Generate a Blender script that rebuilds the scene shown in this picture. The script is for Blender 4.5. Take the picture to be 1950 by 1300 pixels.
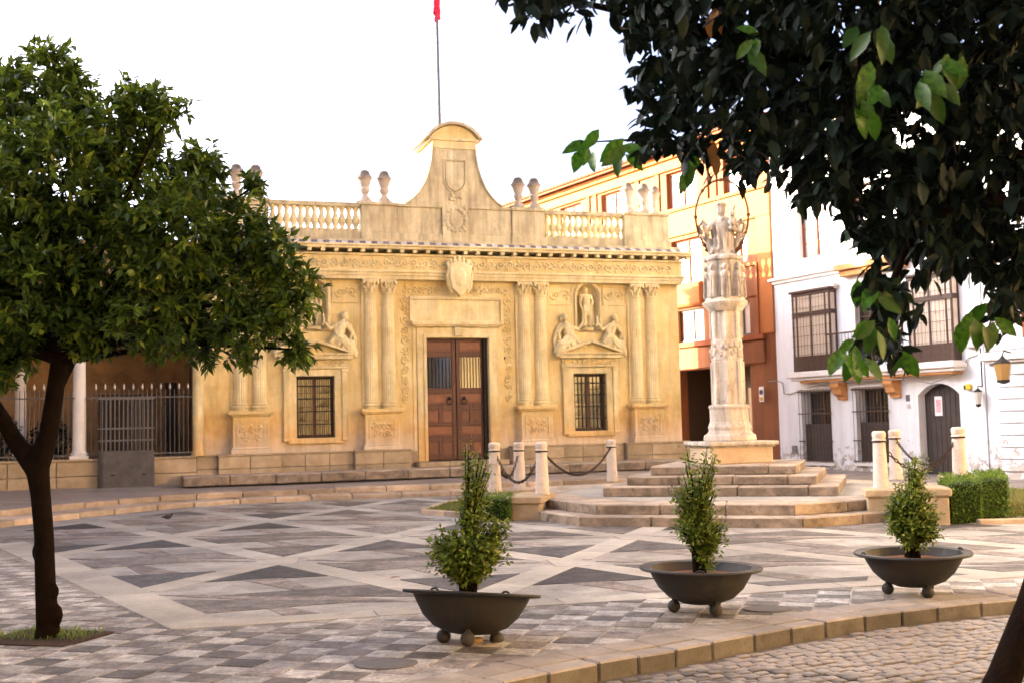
import bpy, bmesh, math, random
import numpy as np
from mathutils import Vector, Matrix
random.seed(7); rng = np.random.default_rng(7)
for o in list(bpy.data.objects): bpy.data.objects.remove(o)
SC = bpy.context.scene; COL = SC.collection
PI = math.pi; R = math.radians

# ------------------------------------------------------------------ camera, sky, sun, exposure
EYE = 1.55; F_PX = 2200.0
PITCH = math.atan(158 / F_PX); ROLL = R(1.35)
FW = Vector((0, math.cos(PITCH), math.sin(PITCH)))
_u0 = Vector((0, -math.sin(PITCH), math.cos(PITCH))); _r0 = Vector((1, 0, 0))
RT = math.cos(ROLL) * _r0 - math.sin(ROLL) * _u0
UP = math.sin(ROLL) * _r0 + math.cos(ROLL) * _u0
cam = bpy.data.cameras.new('camera'); camo = bpy.data.objects.new('camera', cam); COL.objects.link(camo)
cam.sensor_width = 36; cam.lens = F_PX / 1950 * 36; cam.clip_start = 0.05; cam.clip_end = 3000
m = Matrix((RT, UP, -FW)).transposed().to_4x4(); m.translation = (0, 0, EYE); camo.matrix_world = m
SC.camera = camo
cam.dof.use_dof = True; cam.dof.focus_distance = 9.0; cam.dof.aperture_fstop = 4.0
TH = R(18.5)                                   # heading of the palace front
U2 = Vector((math.cos(TH), math.sin(TH), 0)); N2 = Vector((math.sin(TH), -math.cos(TH), 0))
SUN_EL = R(15)
sun_h = -U2 * math.cos(R(32)) - N2 * math.sin(R(32))           # from the left, a little behind the palace
SUN_DIR = sun_h * math.cos(SUN_EL) + Vector((0, 0, math.sin(SUN_EL)))
w = bpy.data.worlds.new('World'); SC.world = w; w.use_nodes = True
nt = w.node_tree; nt.nodes.clear()
sk = nt.nodes.new('ShaderNodeTexSky'); sk.sky_type = 'NISHITA'; sk.sun_disc = False
sk.sun_elevation = SUN_EL; sk.sun_rotation = math.atan2(sun_h.x, sun_h.y)
sk.air_density = 0.18; sk.dust_density = 5.0; sk.ozone_density = 0.8; sk.altitude = 50
bg = nt.nodes.new('ShaderNodeBackground'); bg.inputs['Strength'].default_value = 0.15
ow = nt.nodes.new('ShaderNodeOutputWorld'); nt.links.new(sk.outputs[0], bg.inputs[0]); nt.links.new(bg.outputs[0], ow.inputs[0])
sl = bpy.data.lights.new('sun', 'SUN'); sl.energy = 5.0; sl.angle = R(0.53); sl.color = (1.0, 0.80, 0.52)
so = bpy.data.objects.new('sun', sl); COL.objects.link(so); so.rotation_euler = SUN_DIR.to_track_quat('Z', 'Y').to_euler()
vs = SC.view_settings; vs.view_transform = 'Standard'; vs.look = 'None'; vs.gamma = 1.0; vs.use_curve_mapping = False
vs.exposure = 3.3
SC.cycles.max_bounces = 8; SC.cycles.diffuse_bounces = 4; SC.cycles.transparent_max_bounces = 8
SC.render.film_transparent = False

# ------------------------------------------------------------------ helpers
def pray(px, py): return FW + RT * ((px - 975) / F_PX) - UP * ((py - 650) / F_PX)
def at(px, py, Y):                                # point seen at a photo pixel, Y metres ahead
    r = pray(px, py); return Vector((0, 0, EYE)) + r * (Y / r.y)
def gnd(px, py, z=0.0):
    r = pray(px, py); return Vector((0, 0, EYE)) + r * ((z - EYE) / r.z)
def tag(o, label=None, cat=None, group=None, kind=None):
    if label: o['label'] = label
    if cat: o['category'] = cat
    if group: o['group'] = group
    if kind: o['kind'] = kind
    return o
def empty(name, loc=(0, 0, 0), rz=0.0):
    o = bpy.data.objects.new(name, None); COL.objects.link(o); o.location = loc; o.rotation_euler = (0, 0, rz)
    o.empty_display_size = 0.1; return o
def inst(name, me, parent=None, loc=(0, 0, 0), rot=(0, 0, 0), sc=(1, 1, 1)):
    o = bpy.data.objects.new(name, me); COL.objects.link(o); o.parent = parent
    o.location = loc; o.rotation_euler = rot; o.scale = sc if not isinstance(sc, (int, float)) else (sc,) * 3
    return o
def copy_tree(o, parent=None):
    c = o.copy(); COL.objects.link(c); c.parent = parent
    for ch in list(o.children): copy_tree(ch, c)
    return c
class MB:
    def __init__(s): s.v = []; s.f = []; s.mi = []; s.cm = 0; s.M = None
    def add(s, vs, fs):
        n = len(s.v)
        if s.M is not None: vs = [s.M @ Vector(v) for v in vs]
        s.v += [tuple(v) for v in vs]; s.f += [tuple(i + n for i in f) for f in fs]; s.mi += [s.cm] * len(fs); return s
    def box(s, x0, x1, y0, y1, z0, z1, taper=0.0):
        t = taper
        return s.add([(x0, y0, z0), (x1, y0, z0), (x1, y1, z0), (x0, y1, z0), (x0 + t, y0 + t, z1), (x1 - t, y0 + t, z1), (x1 - t, y1 - t, z1), (x0 + t, y1 - t, z1)],
              [(0, 3, 2, 1), (4, 5, 6, 7), (0, 1, 5, 4), (1, 2, 6, 5), (2, 3, 7, 6), (3, 0, 4, 7)])
    def prism(s, poly, a, b, ax='y'):             # poly in (x,z) for ax y, (x,y) for ax z, (y,z) for ax x
        n = len(poly); P = {'y': lambda p, t: (p[0], t, p[1]), 'z': lambda p, t: (p[0], p[1], t), 'x': lambda p, t: (t, p[0], p[1])}[ax]
        vs = [P(p, a) for p in poly] + [P(p, b) for p in poly]
        fs = [tuple(range(n)), tuple(range(2 * n - 1, n - 1, -1))] + [(i, i + n, (i + 1) % n + n, (i + 1) % n) for i in range(n)]
        return s.add(vs, fs)
    def lathe(s, prof, c=(0, 0, 0), seg=16, rot=0.0, flute=0.0, nfl=0):
        vs = []; fs = []
        for r, z in prof:
            for k in range(seg):
                a = rot + 2 * PI * k / seg; rr = r
                if flute and nfl: rr = r * (1 - flute * (0.5 + 0.5 * math.cos(a * nfl)))
                vs.append((c[0] + rr * math.cos(a), c[1] + rr * math.sin(a), c[2] + z))
        n = len(prof)
        for i in range(n - 1):
            for k in range(seg):
                k2 = (k + 1) % seg; fs.append((i * seg + k, i * seg + k2, (i + 1) * seg + k2, (i + 1) * seg + k))
        fs.append(tuple(range(seg - 1, -1, -1))); fs.append(tuple((n - 1) * seg + k for k in range(seg)))
        return s.add(vs, fs)
    def tube(s, pts, rad, seg=6, closed=False):
        pts = [Vector(p) for p in pts]; n = len(pts)
        if isinstance(rad, (int, float)): rad = [rad] * n
        vs = []; fs = []; ref = None
        for i, p in enumerate(pts):
            if closed: d = pts[(i + 1) % n] - pts[i - 1]
            else: d = pts[min(i + 1, n - 1)] - pts[max(i - 1, 0)]
            if d.length < 1e-9: d = Vector((0, 0, 1))
            d.normalize()
            if ref is None: ref = Vector((1, 0, 0)) if abs(d.x) < 0.8 else Vector((0, 1, 0))
            a = (ref - d * ref.dot(d)).normalized(); b = d.cross(a); ref = a
            for k in range(seg):
                t = 2 * PI * k / seg; vs.append(p + (a * math.cos(t) + b * math.sin(t)) * rad[i])
        m = n if closed else n - 1
        for i in range(m):
            for k in range(seg):
                k2 = (k + 1) % seg; j = (i + 1) % n
                fs.append((i * seg + k, i * seg + k2, j * seg + k2, j * seg + k))
        if not closed:
            fs.append(tuple(range(seg - 1, -1, -1))); fs.append(tuple((n - 1) * seg + k for k in range(seg)))
        return s.add(vs, fs)
    def ball(s, c, r, seg=10, rings=6, rot=None):
        if isinstance(r, (int, float)): r = (r, r, r)
        vs = []; fs = []; q = rot.to_matrix() if rot is not None else None
        def V(a, b, c_):
            v = Vector((a * r[0], b * r[1], c_ * r[2]))
            if q is not None: v = q @ v
            return (v.x + c[0], v.y + c[1], v.z + c[2])
        vs.append(V(0, 0, -1))
        for i in range(1, rings):
            t = -PI / 2 + PI * i / rings
            for k in range(seg):
                a = 2 * PI * k / seg; vs.append(V(math.cos(t) * math.cos(a), math.cos(t) * math.sin(a), math.sin(t)))
        vs.append(V(0, 0, 1)); L = len(vs) - 1
        for k in range(seg):
            k2 = (k + 1) % seg; fs.append((0, 1 + k2, 1 + k)); fs.append((L, L - seg + k, L - seg + k2))
            for i in range(rings - 2):
                a = 1 + i * seg; fs.append((a + k, a + k2, a + seg + k2, a + seg + k))
        return s.add(vs, fs)
    def mesh(s, name, mats, smooth=False, bevel=0.0, recalc=True):
        me = bpy.data.meshes.new(name); me.from_pydata(s.v, [], s.f)
        if not isinstance(mats, (list, tuple)): mats = [mats]
        for mt in mats: me.materials.append(mt)
        if len(mats) > 1: me.polygons.foreach_set('material_index', s.mi)
        if recalc or bevel:
            bm = bmesh.new(); bm.from_mesh(me)
            bmesh.ops.recalc_face_normals(bm, faces=bm.faces)
            if bevel:
                es = [e for e in bm.edges if len(e.link_faces) == 2 and e.calc_face_angle(0) > 0.5]
                bmesh.ops.bevel(bm, geom=es, offset=bevel, segments=1, affect='EDGES', profile=0.5, clamp_overlap=True)
            bm.to_mesh(me); bm.free()
        if smooth: shade(me)
        me.update(); return me
    def build(s, name, mats, parent=None, smooth=False, bevel=0.0, loc=(0, 0, 0), rot=(0, 0, 0), recalc=True):
        return inst(name, s.mesh(name, mats, smooth, bevel, recalc), parent, loc, rot)
def shade(me, ang=0.7):
    me.polygons.foreach_set('use_smooth', [True] * len(me.polygons))
    try: me.set_sharp_from_angle(angle=ang)
    except Exception: pass
def wall_holes(mb, x0, x1, z0, z1, y0, y1, holes):
    xs = sorted({x0, x1, *[h[0] for h in holes], *[h[1] for h in holes]}); zs = sorted({z0, z1, *[h[2] for h in holes], *[h[3] for h in holes]})
    xs = [x for x in xs if x0 <= x <= x1]; zs = [z for z in zs if z0 <= z <= z1]
    for i in range(len(xs) - 1):
        run = None
        for j in range(len(zs) - 1):
            cx = (xs[i] + xs[i + 1]) / 2; cz = (zs[j] + zs[j + 1]) / 2
            inside = any(h[0] < cx < h[1] and h[2] < cz < h[3] for h in holes)
            if not inside:
                if run is None: run = zs[j]
            if (inside or j == len(zs) - 2) and run is not None:
                mb.box(xs[i], xs[i + 1], y0, y1, run, zs[j] if inside else zs[j + 1]); run = None
    return mb
def arch_filler(mb, xa, xb, zs_, zt, y0, y1, rise, n=14):   # fills the corners of a rectangular opening above a (segmental) arch
    c = (xa + xb) / 2; hw = (xb - xa) / 2; rr = (hw * hw + rise * rise) / (2 * rise); zc = zs_ + rise - rr
    pts = [(c - hw + 2 * hw * i / n, 0) for i in range(n + 1)]
    pts = [(x, zc + math.sqrt(max(rr * rr - (x - c) ** 2, 0))) for x, _ in pts]
    for i in range(n):
        mb.prism([(pts[i][0], pts[i][1]), (pts[i + 1][0], pts[i + 1][1]), (pts[i + 1][0], zt), (pts[i][0], zt)], y0, y1)
def sculpt(name, mb, mat, parent, voxel=0.02, loc=(0, 0, 0), rot=(0, 0, 0), smooth_it=2):
    o = mb.build('tmp', mat); md = o.modifiers.new('r', 'REMESH'); md.mode = 'VOXEL'; md.voxel_size = voxel; md.use_smooth_shade = True
    if smooth_it: sm = o.modifiers.new('s', 'SMOOTH'); sm.factor = 0.5; sm.iterations = smooth_it
    dg = bpy.context.evaluated_depsgraph_get(); me = bpy.data.meshes.new_from_object(o.evaluated_get(dg))
    bpy.data.objects.remove(o); me.name = name
    if len(me.materials) == 0: me.materials.append(mat)
    me.polygons.foreach_set('use_smooth', [True] * len(me.polygons))
    return inst(name, me, parent, loc, rot)
def limb(mb, p0, p1, r0, r1, seg=8):
    p0 = Vector(p0); p1 = Vector(p1); mb.tube([p0.lerp(p1, t) for t in (0, .33, .66, 1)], [r0 + (r1 - r0) * t for t in (0, .33, .66, 1)], seg)
    mb.ball(p0, r0, 8, 5); mb.ball(p1, r1, 8, 5)

# ------------------------------------------------------------------ materials
class NT:
    def __init__(s, name):
        s.m = bpy.data.materials.new(name); s.m.use_nodes = True; s.t = s.m.node_tree; s.t.nodes.clear()
        s.o = s.n('ShaderNodeOutputMaterial'); s.b = s.n('ShaderNodeBsdfPrincipled'); s.l(s.b.outputs[0], s.o.inputs[0])
        s.tc = s.n('ShaderNodeTexCoord'); s.vec = s.tc.outputs['Object']; s._p = None
    def world(s): s.vec = s.n('ShaderNodeNewGeometry').outputs['Position']
    def grime(s, col, scale=.55, lo=.66, hi=1.12, streak=False):
        if s._p is None: s._p = s.n('ShaderNodeNewGeometry').outputs['Position']
        v = s._p
        if streak:
            mp = s.n('ShaderNodeMapping'); mp.inputs['Scale'].default_value = (1, 1, .13); s.l(v, mp.inputs[0]); v = mp.outputs[0]
        f = s.noise(scale, 10, .68, vec=v, dist=.4); return s.mix(1.0, col, s.ramp(f, .36, .62, (lo,) * 3, (hi,) * 3), 'MULTIPLY')
    def n(s, t, **k):
        x = s.t.nodes.new(t)
        for a, b in k.items(): setattr(x, a, b)
        return x
    def l(s, a, b): s.t.links.new(a, b)
    def noise(s, scale, detail=6, rough=0.6, vec=None, dist=0.0):
        x = s.n('ShaderNodeTexNoise'); x.inputs['Scale'].default_value = scale; x.inputs['Detail'].default_value = detail
        x.inputs['Roughness'].default_value = rough; x.inputs['Distortion'].default_value = dist
        s.l(vec if vec is not None else s.vec, x.inputs['Vector']); return x.outputs['Fac']
    def ramp(s, f, p0, p1, c0=(0, 0, 0), c1=(1, 1, 1)):
        x = s.n('ShaderNodeValToRGB'); e = x.color_ramp.elements; e[0].position = p0; e[1].position = p1
        e[0].color = (*c0, 1); e[1].color = (*c1, 1); s.l(f, x.inputs[0]); return x.outputs[0]
    def mr(s, f, a, b, v0, v1):
        x = s.n('ShaderNodeMapRange'); s.l(f, x.inputs[0])
        for i, v in enumerate((a, b, v0, v1)): x.inputs[i + 1].default_value = v
        return x.outputs[0]
    def mix(s, f, a, b, mode='MIX'):
        x = s.n('ShaderNodeMix', data_type='RGBA', blend_type=mode)
        if isinstance(f, (int, float)): x.inputs[0].default_value = f
        else: s.l(f, x.inputs[0])
        for v, i in ((a, 6), (b, 7)):
            if isinstance(v, tuple): x.inputs[i].default_value = (*v, 1)
            else: s.l(v, x.inputs[i])
        return x.outputs[2]
    def math(s, op, a, b=0.0):
        x = s.n('ShaderNodeMath', operation=op)
        for v, i in ((a, 0), (b, 1)):
            if isinstance(v, (int, float)): x.inputs[i].default_value = v
            else: s.l(v, x.inputs[i])
        return x.outputs[0]
    def bump(s, h, strength=0.4, dist=0.02):
        x = s.n('ShaderNodeBump'); x.inputs['Strength'].default_value = strength; x.inputs['Distance'].default_value = dist
        s.l(h, x.inputs['Height']); s.l(x.outputs[0], s.b.inputs['Normal'])
    def done(s, col, rough=0.8, spec=0.3, metal=0.0):
        if isinstance(col, tuple): s.b.inputs['Base Color'].default_value = (*col, 1)
        else: s.l(col, s.b.inputs['Base Color'])
        if isinstance(rough, (int, float)): s.b.inputs['Roughness'].default_value = rough
        else: s.l(rough, s.b.inputs['Roughness'])
        s.b.inputs['Specular IOR Level'].default_value = spec; s.b.inputs['Metallic'].default_value = metal
        return s.m
def rnd(k, lo, hi):                                 # per object random factor as a value
    oi = k.n('ShaderNodeObjectInfo'); mr = k.n('ShaderNodeMapRange'); k.l(oi.outputs['Random'], mr.inputs[0])
    mr.inputs[3].default_value = lo; mr.inputs[4].default_value = hi; return mr.outputs[0]
def stone(name, c1, c2, dirt=(.12, .09, .06), dirt_amt=.35, scale=1.6, bump=.5, vary=0.0, fine=40, rough=.85, zdirt=None, salt=None, patina=None, world=False, gr=None, streak=None, spec=.25):
    k = NT(name)
    if world: k.world()
    a = k.noise(scale, 8, .65); col = k.mix(k.ramp(a, .35, .68), c1, c2)
    f = k.noise(fine, 5, .7); col = k.mix(.35, col, k.ramp(f, .25, .75, (.45, .45, .45), (1.1, 1.1, 1.1)), 'MULTIPLY')
    d = k.ramp(k.noise(scale * 2.3, 9, .72, dist=.6), .56, .75)
    col = k.mix(k.math('MULTIPLY', d, dirt_amt), col, dirt)
    sep = None
    if salt or zdirt or patina:
        sep = k.n('ShaderNodeSeparateXYZ'); k.l(k.tc.outputs['Object'] if zdirt else k.n('ShaderNodeNewGeometry').outputs['Position'], sep.inputs[0]); nz = k.noise(2.2, 8, .7)
    if patina:                                      # ochre patina below a height
        h = k.math('ADD', sep.outputs['Z'], k.math('MULTIPLY', nz, 2.4)); col = k.mix(k.mr(h, patina[0], patina[1], .75, 0), col, patina[2])
    if salt:                                        # pale salt bloom rising from the base: (z0,z1,colour)
        h = k.math('ADD', sep.outputs['Z'], k.math('MULTIPLY', nz, -1.1)); h = k.math('ADD', h, .55)
        col = k.mix(k.mr(h, salt[0], salt[1], .8, 0), col, salt[2])
    if zdirt:                                       # dark lichen growing above a height
        h = k.math('ADD', sep.outputs['Z'], k.math('MULTIPLY', nz, .5)); col = k.mix(k.mr(h, zdirt[0], zdirt[1], 0, zdirt[3]), col, zdirt[2])
    if vary: col = k.mix(1.0, col, k.ramp(rnd(k, 0, 1), 0, 1, (1 - vary,) * 3, (1 + vary,) * 3), 'MULTIPLY')
    if gr: col = k.grime(col, *gr)
    if streak: col = k.grime(col, *streak, True)
    k.bump(k.math('ADD', k.math('MULTIPLY', f, .5), a), bump, .015)
    return k.done(col, rough, spec)
def plain(name, c, rough=.6, spec=.4, metal=0.0, var=.15, scale=12, bump=.1, vary=0.0):
    k = NT(name); a = k.noise(scale, 6, .65); b = k.noise(scale * 6, 4, .6)
    col = k.mix(1.0, c, k.ramp(k.math('ADD', k.math('MULTIPLY', a, .7), k.math('MULTIPLY', b, .3)), .3, .7, (1 - var,) * 3, (1 + var,) * 3), 'MULTIPLY')
    if vary: col = k.mix(1.0, col, k.ramp(rnd(k, 0, 1), 0, 1, (1 - vary,) * 3, (1 + vary,) * 3), 'MULTIPLY')
    if bump: k.bump(b, bump, .01)
    return k.done(col, rough, spec, metal)
def leafmat(name, dark, light, yellow, trans=.3, rough=.38, py=.08, spec=.3):
    k = NT(name); g = k.n('ShaderNodeNewGeometry'); rp = k.n('ShaderNodeValToRGB'); e = rp.color_ramp.elements
    e[0].position = 0; e[0].color = (*dark, 1); e[1].position = 1 - py; e[1].color = (*light, 1); x = e.new(1.0); x.color = (*yellow, 1)
    k.l(g.outputs['Random Per Island'], rp.inputs[0]); k.done(rp.outputs[0], rough, spec)
    tr = k.n('ShaderNodeBsdfTranslucent'); k.l(k.mix(.5, rp.outputs[0], yellow), tr.inputs[0]); ms = k.n('ShaderNodeMixShader'); ms.inputs[0].default_value = trans
    k.l(k.b.outputs[0], ms.inputs[1]); k.l(tr.outputs[0], ms.inputs[2]); k.l(ms.outputs[0], k.o.inputs[0]); return k.m

GOLD = stone('golden sandstone', (.76, .625, .325), (.68, .495, .195), (.50, .31, .09), .6, .9, .6, salt=(1.0, 1.7, (.66, .57, .45)), patina=(2.5, 3.5, (.60, .34, .105)), gr=(.8, .84, 1.08), streak=(4.0, .80, 1.06))
GOLD2 = stone('pale golden sandstone', (.78, .675, .40), (.69, .535, .25), (.46, .29, .13), .5, 1.2, .6, patina=(2.4, 3.4, (.62, .37, .13)), gr=(1.3, .82, 1.08), streak=(5.0, .76, 1.06))
PARA = stone('weathered parapet stone', (.66, .57, .36), (.57, .465, .275), (.24, .19, .13), .55, 1.4, .5, streak=(5.0, .6, 1.08), gr=(1.2, .8, 1.08))
URN = stone('lichened urn stone', (.50, .42, .33), (.42, .34, .26), (.10, .085, .07), .7, 3.0, .6, vary=.1, zdirt=(.78, 1.0, (.09, .075, .06), .85))
PLINTH = stone('plinth sandstone', (.48, .38, .25), (.38, .285, .175), (.20, .145, .09), .6, 2.2, .7, vary=.12, world=True, gr=(1.0, .7, 1.1))
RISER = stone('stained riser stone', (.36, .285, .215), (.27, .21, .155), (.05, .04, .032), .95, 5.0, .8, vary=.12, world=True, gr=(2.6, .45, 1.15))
STEP = stone('worn step stone', (.46, .38, .30), (.38, .30, .22), (.09, .07, .055), .85, 3.4, .7, vary=.12, world=True, gr=(1.4, .6, 1.12))
MONU = stone('pale monument marble', (.66, .585, .49), (.55, .47, .375), (.12, .09, .065), .8, 3.2, .7, streak=(7.0, .55, 1.08))
MONUD = stone('grey lichened sculpture stone', (.58, .51, .43), (.46, .40, .33), (.045, .04, .035), 1.0, 5.0, .9, streak=(9.0, .35, 1.12))
BOLL = stone('bollard stone', (.58, .51, .44), (.50, .43, .36), (.12, .10, .08), .6, 5.0, .5, vary=.08)
KERB = stone('shaded granite kerb', (.155, .138, .12), (.105, .093, .08), (.045, .038, .032), .7, 4.0, .7, vary=.2, world=True, gr=(1.3, .65, 1.15))
KERBF = stone('far kerb', (.52, .41, .30), (.43, .32, .22), (.11, .08, .06), .6, 3.0, .5, vary=.25, world=True, gr=(.9, .65, 1.12))
# ------------------------------------------------------------------ ground
def clip_poly(poly, clip):                       # Sutherland-Hodgman, clip convex counter-clockwise
    out = list(poly)
    for i in range(len(clip)):
        a = clip[i]; b = clip[(i + 1) % len(clip)]; res = []
        def side(p): return (b[0] - a[0]) * (p[1] - a[1]) - (b[1] - a[1]) * (p[0] - a[0])
        for j in range(len(out)):
            p = out[j]; q = out[(j + 1) % len(out)]; sp, sq = side(p), side(q)
            if sp >= 0: res.append(p)
            if sp * sq < 0:
                t = sp / (sp - sq); res.append((p[0] + (q[0] - p[0]) * t, p[1] + (q[1] - p[1]) * t))
        out = res
        if len(out) < 3: return []
    return out
def inside(p, poly):
    c = False; n = len(poly)
    for i in range(n):
        x1, y1 = poly[i]; x2, y2 = poly[(i + 1) % n]
        if (y1 > p[1]) != (y2 > p[1]) and p[0] < (x2 - x1) * (p[1] - y1) / (y2 - y1) + x1: c = not c
    return c
def resample(pts, step):
    pts = [Vector((p[0], p[1], 0)) for p in pts]; out = [pts[0].copy()]; acc = 0
    fine = []
    for i in range(len(pts) - 1):                  # Catmull-Rom
        p0 = pts[max(i - 1, 0)]; p1 = pts[i]; p2 = pts[i + 1]; p3 = pts[min(i + 2, len(pts) - 1)]
        for k in range(20):
            t = k / 20; fine.append(.5 * ((2 * p1) + (-p0 + p2) * t + (2 * p0 - 5 * p1 + 4 * p2 - p3) * t * t + (-p0 + 3 * p1 - 3 * p2 + p3) * t ** 3))
    fine.append(pts[-1]); out = [fine[0]]; acc = 0; st = step() if callable(step) else step
    for i in range(1, len(fine)):
        d = (fine[i] - fine[i - 1]).length
        while acc + d >= st:
            t = (st - acc) / d; q = fine[i - 1].lerp(fine[i], t); out.append(q); fine[i - 1] = q; d = (fine[i] - q).length; acc = 0
            st = step() if callable(step) else step
        acc += d
    return out

k = NT('street mortar'); a = k.noise(9, 8, .7); c = k.mix(k.ramp(a, .3, .7), (.10, .085, .07), (.17, .145, .12)); k.bump(a, .6, .02); STREET = k.done(c, .9, .2)
k = NT('plaza pebble mosaic'); v = k.n('ShaderNodeTexVoronoi'); v.inputs['Scale'].default_value = 34; k.l(k.tc.outputs['Object'], v.inputs['Vector'])
a = k.noise(.55, 9, .7); b = k.noise(2.5, 8, .7)
c = k.mix(k.ramp(a, .35, .7), (.32, .295, .26), (.395, .365, .32)); c = k.mix(k.ramp(b, .52, .78, (0, 0, 0), (.55,) * 3), c, (.15, .125, .11))
c = k.mix(.5, c, k.ramp(v.outputs['Distance'], .05, .55, (1.1,) * 3, (.55,) * 3), 'MULTIPLY'); c = k.grime(c); c = k.grime(c, 2.6, .75, 1.1); k.bump(v.outputs['Distance'], -.25, .012); PLAZA = k.done(c, k.ramp(b, .3, .75, (.45,) * 3, (.8,) * 3), .35)
def pebble(name, c1, c2, vary, scale=42):
    k = NT(name); v = k.n('ShaderNodeTexVoronoi'); v.inputs['Scale'].default_value = scale; oi = k.n('ShaderNodeObjectInfo')
    vm = k.n('ShaderNodeVectorMath', operation='ADD'); k.l(k.tc.outputs['Object'], vm.inputs[0]); k.l(oi.outputs['Location'], vm.inputs[1]); k.l(vm.outputs[0], v.inputs['Vector'])
    a = k.noise(3.0, 8, .7, vec=vm.outputs[0]); c = k.mix(k.ramp(a, .35, .68), c1, c2)
    c = k.mix(.6, c, k.ramp(v.outputs['Color'], .1, .9, (.55,) * 3, (1.25,) * 3), 'MULTIPLY')
    c = k.mix(1.0, c, k.ramp(rnd(k, 0, 1), 0, 1, (1 - vary,) * 3, (1 + vary,) * 3), 'MULTIPLY')
    c = k.grime(c, .55, .7, 1.2); c = k.grime(c, 3.2, .62, 1.3); c = k.grime(c, 11, .75, 1.2); k.bump(v.outputs['Distance'], -.35, .012); return k.done(c, k.ramp(a, .3, .75, (.5,) * 3, (.85,) * 3), .14)
DARKM = pebble('dark slate pebbles', (.045, .044, .048), (.105, .094, .087), .35)
GREYM = pebble('grey brown pebbles', (.18, .152, .133), (.27, .23, .2), .2)
TILE_L = pebble('pale tile', (.29, .272, .25), (.40, .375, .34), .25, 60)
TILE_D = pebble('dark tile', (.13, .116, .106), (.25, .22, .195), .38, 60)
BAND = stone('pale paving band', (.415, .385, .335), (.335, .308, .268), (.15, .125, .108), .6, 1.6, .4, vary=.10, world=True, gr=(.55, .72, 1.1))
SLABK = stone('grey kerbside slab', (.36, .315, .27), (.29, .25, .215), (.12, .10, .085), .6, 4, .5, vary=.15, world=True, gr=(.9, .68, 1.12))
MIDM = pebble('worn brown pebbles', (.105, .094, .086), (.20, .175, .155), .3)
COBB = stone('street sett', (.215, .187, .162), (.145, .125, .108), (.08, .07, .06), .5, 6, .7, vary=.4, rough=.55)

mb = MB(); mb.add([(-900, -900, -.115), (900, -900, -.115), (900, 900, -.115), (-900, 900, -.115)], [(0, 1, 2, 3)])
tag(mb.build('street', STREET), kind='structure')
KL = [(-9, -1.2), (-4.5, 3.0), (-1.6, 5.65), (-.35, 6.85), (.38, 7.5), (1.05, 7.95), (1.76, 8.5), (2.46, 8.98), (3.24, 9.4), (4.18, 9.78), (5.4, 10.15), (7.5, 10.6), (11, 11.1), (16, 11.6)]
kerb_line = resample(KL, lambda: random.uniform(.32, .50))
def kerb_off(d):                                   # the kerb's inner edge, d metres inside
    out = []
    for i, p in enumerate(kerb_line):
        t = (kerb_line[min(i + 1, len(kerb_line) - 1)] - kerb_line[max(i - 1, 0)]).normalized(); out.append(p + Vector((-t.y, t.x, 0)) * d)
    return out
inner = kerb_off(.20)
poly = [(p.x, p.y) for p in inner] + [(60, 11.6), (60, 80), (-60, 80), (-60, -1.2)]
plaza = MB(); plaza.prism(poly, -.2, 0, 'z'); plaza = tag(plaza.build('plaza_pavement', PLAZA), kind='structure')
# near kerb, stone by stone
kerb = tag(empty('kerb'), kind='structure')
kr = random.Random(3)
for i in range(len(kerb_line) - 1):
    p, q = kerb_line[i], kerb_line[i + 1]; c = (p + q) / 2
    if c.y < 4 or c.x > 9: continue
    d = q - p; L = d.length - .008; ang = math.atan2(d.y, d.x)
    b = MB(); b.box(-L / 2, L / 2, 0, .19 + kr.uniform(-.01, .01), -.2, .004)
    # sits with its street face on the line
    me = b.mesh('kerb_stone', [KERB, SLABK], bevel=.012); me.polygons.foreach_set('material_index', [1 if p_.normal.z > .6 else 0 for p_ in me.polygons])  # street faces get a darker stone, their shade put into the colour
    inst('kerb_stone', me, kerb, (c.x, c.y, kr.uniform(-.004, .006)), (kr.uniform(-.012, .012), kr.uniform(-.008, .008), ang + kr.uniform(-.01, .01)))
for i in range(0, len(kerb_line) - 2):
    t_ = lambda j: (kerb_line[min(j + 1, len(kerb_line) - 1)] - kerb_line[max(j - 1, 0)]).normalized()
    nn = lambda j: Vector((-t_(j).y, t_(j).x, 0)); p, q = kerb_line[i], kerb_line[i + 1]
    if p.y < 4 or p.x > 8: continue
    c = (p + q) / 2; g = (q - p).normalized() * .004
    b = MB(); b.prism([(v.x - c.x, v.y - c.y) for v in (p + nn(i) * .205 + g, q + nn(i + 1) * .205 - g, q + nn(i + 1) * .46 - g, p + nn(i) * .46 + g)], -.03, 0, 'z')
    inst('border_slab', b.mesh('border_slab', SLABK, bevel=.006), plaza, (c.x, c.y, .006 + kr.uniform(-.002, .003)))
# mosaic field
A = Vector((2.41, -3.5, 0)); B = Vector((.97, 2.68, 0)); K0 = Vector((-2.81, 13.9, 0))
FIELD = [(-2.72, 9.25), (.4, 10.08), (4.3, 10.95), (7.6, 11.9), (8.2, 24.5), (-2, 25.4), (-5.2, 24.8), (-8.3, 20.3), (-7.6, 16.9)]
def slab(name, poly, mat, z, parent=plaza, th=.02, group=None):
    poly = clip_poly(poly, FIELD)
    if len(poly) < 3: return
    cx = sum(p[0] for p in poly) / len(poly); cy = sum(p[1] for p in poly) / len(poly)
    ar = abs(sum(poly[i][0] * poly[(i + 1) % len(poly)][1] - poly[(i + 1) % len(poly)][0] * poly[i][1] for i in range(len(poly)))) / 2
    if ar < .03: return
    if (Vector((cx, cy, 0)) - Vector((3.8, 20.7, 0))).length < 3.2: return
    b = MB(); b.prism([(p[0] - cx, p[1] - cy) for p in poly], -th, 0, 'z'); b.build(name, mat, parent, loc=(cx, cy, z))
xy = lambda v: (v.x, v.y)
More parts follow.
